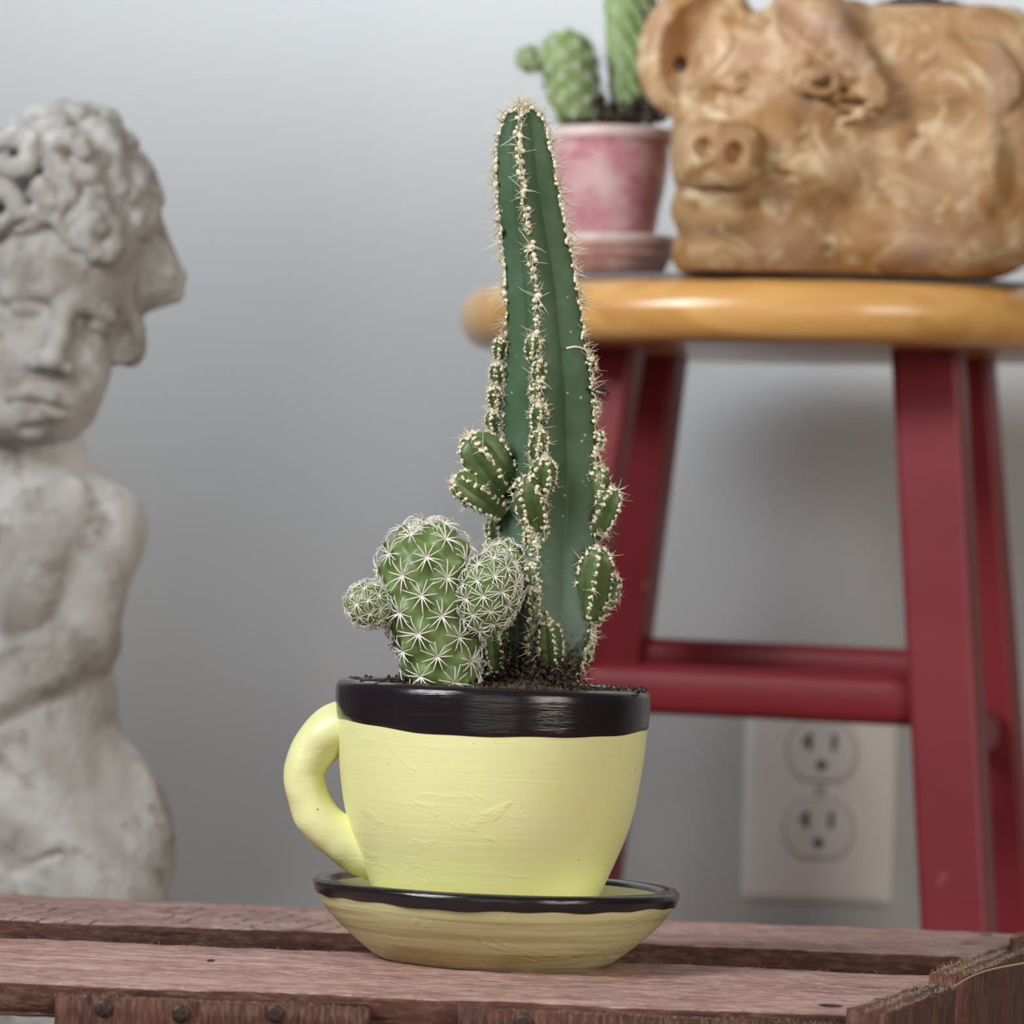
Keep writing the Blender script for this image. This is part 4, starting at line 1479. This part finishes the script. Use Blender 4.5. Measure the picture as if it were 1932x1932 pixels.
k_ = topz / SK
prof = [(20, 0), (72, 0), (78, 4), (84, 60), (92, 110), (102, k_ * .6), (108, k_ * .74), (110, k_ - 32), (111, k_ - 28), (116, k_ - 24), (118, k_ - 4), (115, k_), (107, k_), (104, k_ - 8), (103, k_ - 26), (40, k_ - 28), (10, k_ - 28)]
V, Fc = lathe([(r * SK, z * SK) for r, z in prof], (kx, YK, pz), 96, waver(5, .006))
mk('body', V, Fc, M['pink'], pot, recalc=True)
V, Fc = lathe([(r * SK, z * SK) for r, z in ((117.6, k_ - 20), (119.2, k_ - 14), (119.6, k_ - 4), (115.5, k_ + .8), (106.5, k_ + .8), (103.5, k_ - 8))], (kx, YK, pz), 96, cap=(False, False))
mk('rim', V, Fc, M['palepink'], pot)
sz0 = pz + topz
ks = MB()
rings = []
for i in range(12):
    q = 1 - i / 12
    th = np.linspace(0, 2 * math.pi, 50, endpoint=False)
    rings.append(np.stack([kx + 103 * SK * q * np.cos(th), YK + 103 * SK * q * np.sin(th), sz0 - 14 * SK + (1 - q * q) * 30 * SK + np.array([mnoise.noise(Vector((math.cos(t) * q * 5, math.sin(t) * q * 5, 1))) * 10 * SK * (1 if i else 0) for t in th])], 1))
ks.add(*loft(rings, (False, True)))
for i in range(220):
    u, v = random.gauss(1180, 46), 222 - abs(random.gauss(0, 24)) * max(0, 1 - abs(1200 - random.gauss(1180, 46)) / 110)
    p = at(u, v, YK)
    if abs(p.x - kx) > 98 * SK: continue
    ks.add(crumb((p.x, YK + random.uniform(-.012, .012), p.z), random.uniform(.0012, .003)), ICF)
V, Fc = ks.arrays()
tag(mk('pot_soil', V, Fc, M['soil']), 'dark soil mounded in the small pink pot', 'soil', kind='stuff')


def joined_stars(parent, tub, size, mat, name='spines'):
    mb = MB()
    for i, (p, n) in enumerate(tub):
        T = np.array(Matrix.Translation(Vector(p)) @ quatmat(n, random.uniform(0, 6.28)) @ Matrix.Scale(size, 4))
        me = STAR[i % len(STAR)]
        Vv = np.array([v.co[:] for v in me.vertices])
        mb.add(Vv @ T[:3, :3].T + T[:3, 3], [tuple(q.vertices) for q in me.polygons])
    V, Fc = mb.arrays()
    tag(mk(name, V, Fc, mat, parent), kind='stuff')


bt = thing('small_thimble_cactus', (at(1100, 215, YK).x, YK - .004, sz0 - 10 * SK), 'small pale green thimble cactus with one pup in the pink pot', 'cactus')
a, b = at(1102, 222, YK), at(1070, 48, YK)
prof = [(0, 36 * SK), (.2, 46 * SK), (.45, 51 * SK), (.65, 52 * SK), (.82, 45 * SK), (.93, 30 * SK), (.98, 14 * SK), (1, 1e-5)]
V, Fc, tub = thimble_body((a.x, YK - .004, a.z), (b.x, YK - .004, b.z), prof, 54, 7 * SK, 16 * SK, 60, 50)
o = mk('body', V, Fc, M['pale_thimble'], bt, recalc=True)
joined_stars(o, tub, 17 * SK, M['pale_spine'])
a, b = at(1036, 112, YK), at(984, 92, YK)
prof = [(0, 12 * SK), (.25, 22 * SK), (.55, 25 * SK), (.8, 20 * SK), (.95, 9 * SK), (1, 1e-5)]
V, Fc, tub = thimble_body((a.x, YK - .004, a.z), (b.x, YK - .005, b.z), prof, 26, 3 * SK, 10 * SK, 40, 30)
o = mk('pup', V, Fc, M['pale_thimble'], bt, recalc=True)
joined_stars(o, tub, 11 * SK, M['pale_spine'])

ccx = at(1205, 190, YK).x
bc = thing('green_column_cactus', (ccx, YK + .004, sz0 - 8 * SK), 'bright green ribbed column cactus in the pink pot behind the pig ear', 'cactus')
pp = spline([(1206, 205, 44), (1205, 160, 48), (1204, 80, 50), (1203, 0, 51), (1202, -80, 48), (1201, -130, 36), (1200, -160, 18), (1200, -168, 1)], 60)
path = [(at(u, v, YK).x, YK + .004, at(u, v, YK).z) for u, v, r in pp]
V, Fc, lines = ribbed(path, [max(r, .5) * SK for u, v, r in pp], [i * 30 for i in range(12)], .80, 1.0, .03, 18 * SK, 144, twist=-42)
o = mk('stem', V, Fc, M['pale_thimble'], bc, recalc=True)
mb = MB()
for ln in lines:
    for pos, n, d in line_points(ln, 15 * SK):
        T = np.array(Matrix.Translation(Vector(pos)) @ quatmat(n, random.uniform(0, 6.28)) @ Matrix.Scale(3.2 * SK, 4))
        me = random.choice(ARE)
        Vv = np.array([v.co[:] for v in me.vertices])
        mb.add(Vv @ T[:3, :3].T + T[:3, 3], [tuple(q.vertices) for q in me.polygons])
V, Fc = mb.arrays()
tag(mk('areoles', V, Fc, M['pale_spine'], bc), kind='stuff')

# ------------------------------------------------------------------ wall outlet
SW = (WALL_Y - CAM_Y) / F_PX
oc = at(1546, 1490, WALL_Y)
outlet = thing('wall_outlet', (oc.x, WALL_Y, oc.z), 'white duplex electrical wall outlet behind the red stool legs', 'outlet')


def rrect(w, h, r, n=8):
    pts = []
    for cx_, cy_, a0 in ((w - r, h - r, 0), (-w + r, h - r, 90), (-w + r, -h + r, 180), (w - r, -h + r, 270)):
        for i in range(n + 1):
            a_ = math.radians(a0 + 90 * i / n)
            pts.append((cx_ + r * math.cos(a_), cy_ + r * math.sin(a_)))
    return pts


def extrude(name, sections, mat, parent, ox=0.0, oz=0.0):
    """sections: list of (outline pts, distance out of the wall)"""
    rings = [np.array([(oc.x + ox + x, WALL_Y - d, oc.z + oz + y) for x, y in pts]) for pts, d in sections]
    return mk(name, *loft(rings), mat, parent, smooth=False, recalc=True)


W2, H2 = 143 * SW, 213 * SW
extrude('cover_plate', [(rrect(W2, H2, .003), 0), (rrect(W2, H2, .003), .0022), (rrect(W2 - .0012, H2 - .0012, .003), .0040), (rrect(W2 - .004, H2 - .004, .003), .0055)], M['plate'], outlet)


def dshape(rx, hy, n=14):
    pts = []
    a_m = math.asin(hy / rx)
    for s_ in (1, -1):
        for i in range(n + 1):
            a_ = -a_m + 2 * a_m * i / n if s_ == 1 else math.pi - a_m + 2 * a_m * i / n
            pts.append((rx * math.cos(a_), rx * math.sin(a_)))
    return pts


for sgn in (1, -1):
    oz = sgn * 73 * SW
    extrude('socket_surround', [(dshape(.0182, .0156), .0050), (dshape(.0182, .0156), .00585), (dshape(.0176, .0150), .0059)], M['plate_edge'], outlet, 0, oz)
    r = extrude('socket', [(dshape(.0168, .0143), .0050), (dshape(.0168, .0143), .0078), (dshape(.0160, .0136), .0085)], M['plate'], outlet, 0, oz)
    ORIG[r.name] = ORIG[outlet.name]
    e = .0086
    box = lambda x0, x1, z0, z1: [([(x0, z0), (x1, z0), (x1, z1), (x0, z1)], .0070), ([(x0, z0), (x1, z0), (x1, z1), (x0, z1)], e)]
    extrude('slot', box(-.0078, -.0052, .0006, .0088), M['hole'], r, 0, oz)
    extrude('slot', box(-.0100, -.0078, .0036, .0060), M['hole'], r, 0, oz)
    extrude('slot', box(.0048, .0072, .0008, .0088), M['hole'], r, 0, oz)
    circ = [(.0026 * math.cos(a_), -.0068 + .0026 * math.sin(a_)) for a_ in np.linspace(0, 2 * math.pi, 16, endpoint=False)]
    extrude('ground_hole', [(circ, .0070), (circ, e)], M['hole'], r, 0, oz)
circ = [(.0031 * math.cos(a_), .0031 * math.sin(a_)) for a_ in np.linspace(0, 2 * math.pi, 20, endpoint=False)]
extrude('screw', [(circ, .0052), (circ, .0060), ([(x * .7, y * .7) for x, y in circ], .0064)], M['screw'], outlet)

# the seat and what stands on it lean a little, as the worn stool does
piv = Matrix.Translation((xs, YST, SEAT_T)) @ Matrix.Rotation(math.radians(-1.3), 4, 'Y') @ Matrix.Translation((-xs, -YST, -SEAT_T))
for nm in ('felt_mat', 'pig_planter', 'planter_soil', 'pot_dish', 'pink_pot', 'pot_soil', 'small_thimble_cactus', 'green_column_cactus'):
    o = bpy.data.objects[nm]
    o.matrix_basis = piv @ o.matrix_basis
to = Matrix.Translation(ORIG['wooden_stool'])
seat.matrix_local = to.inverted() @ piv @ to @ seat.matrix_local
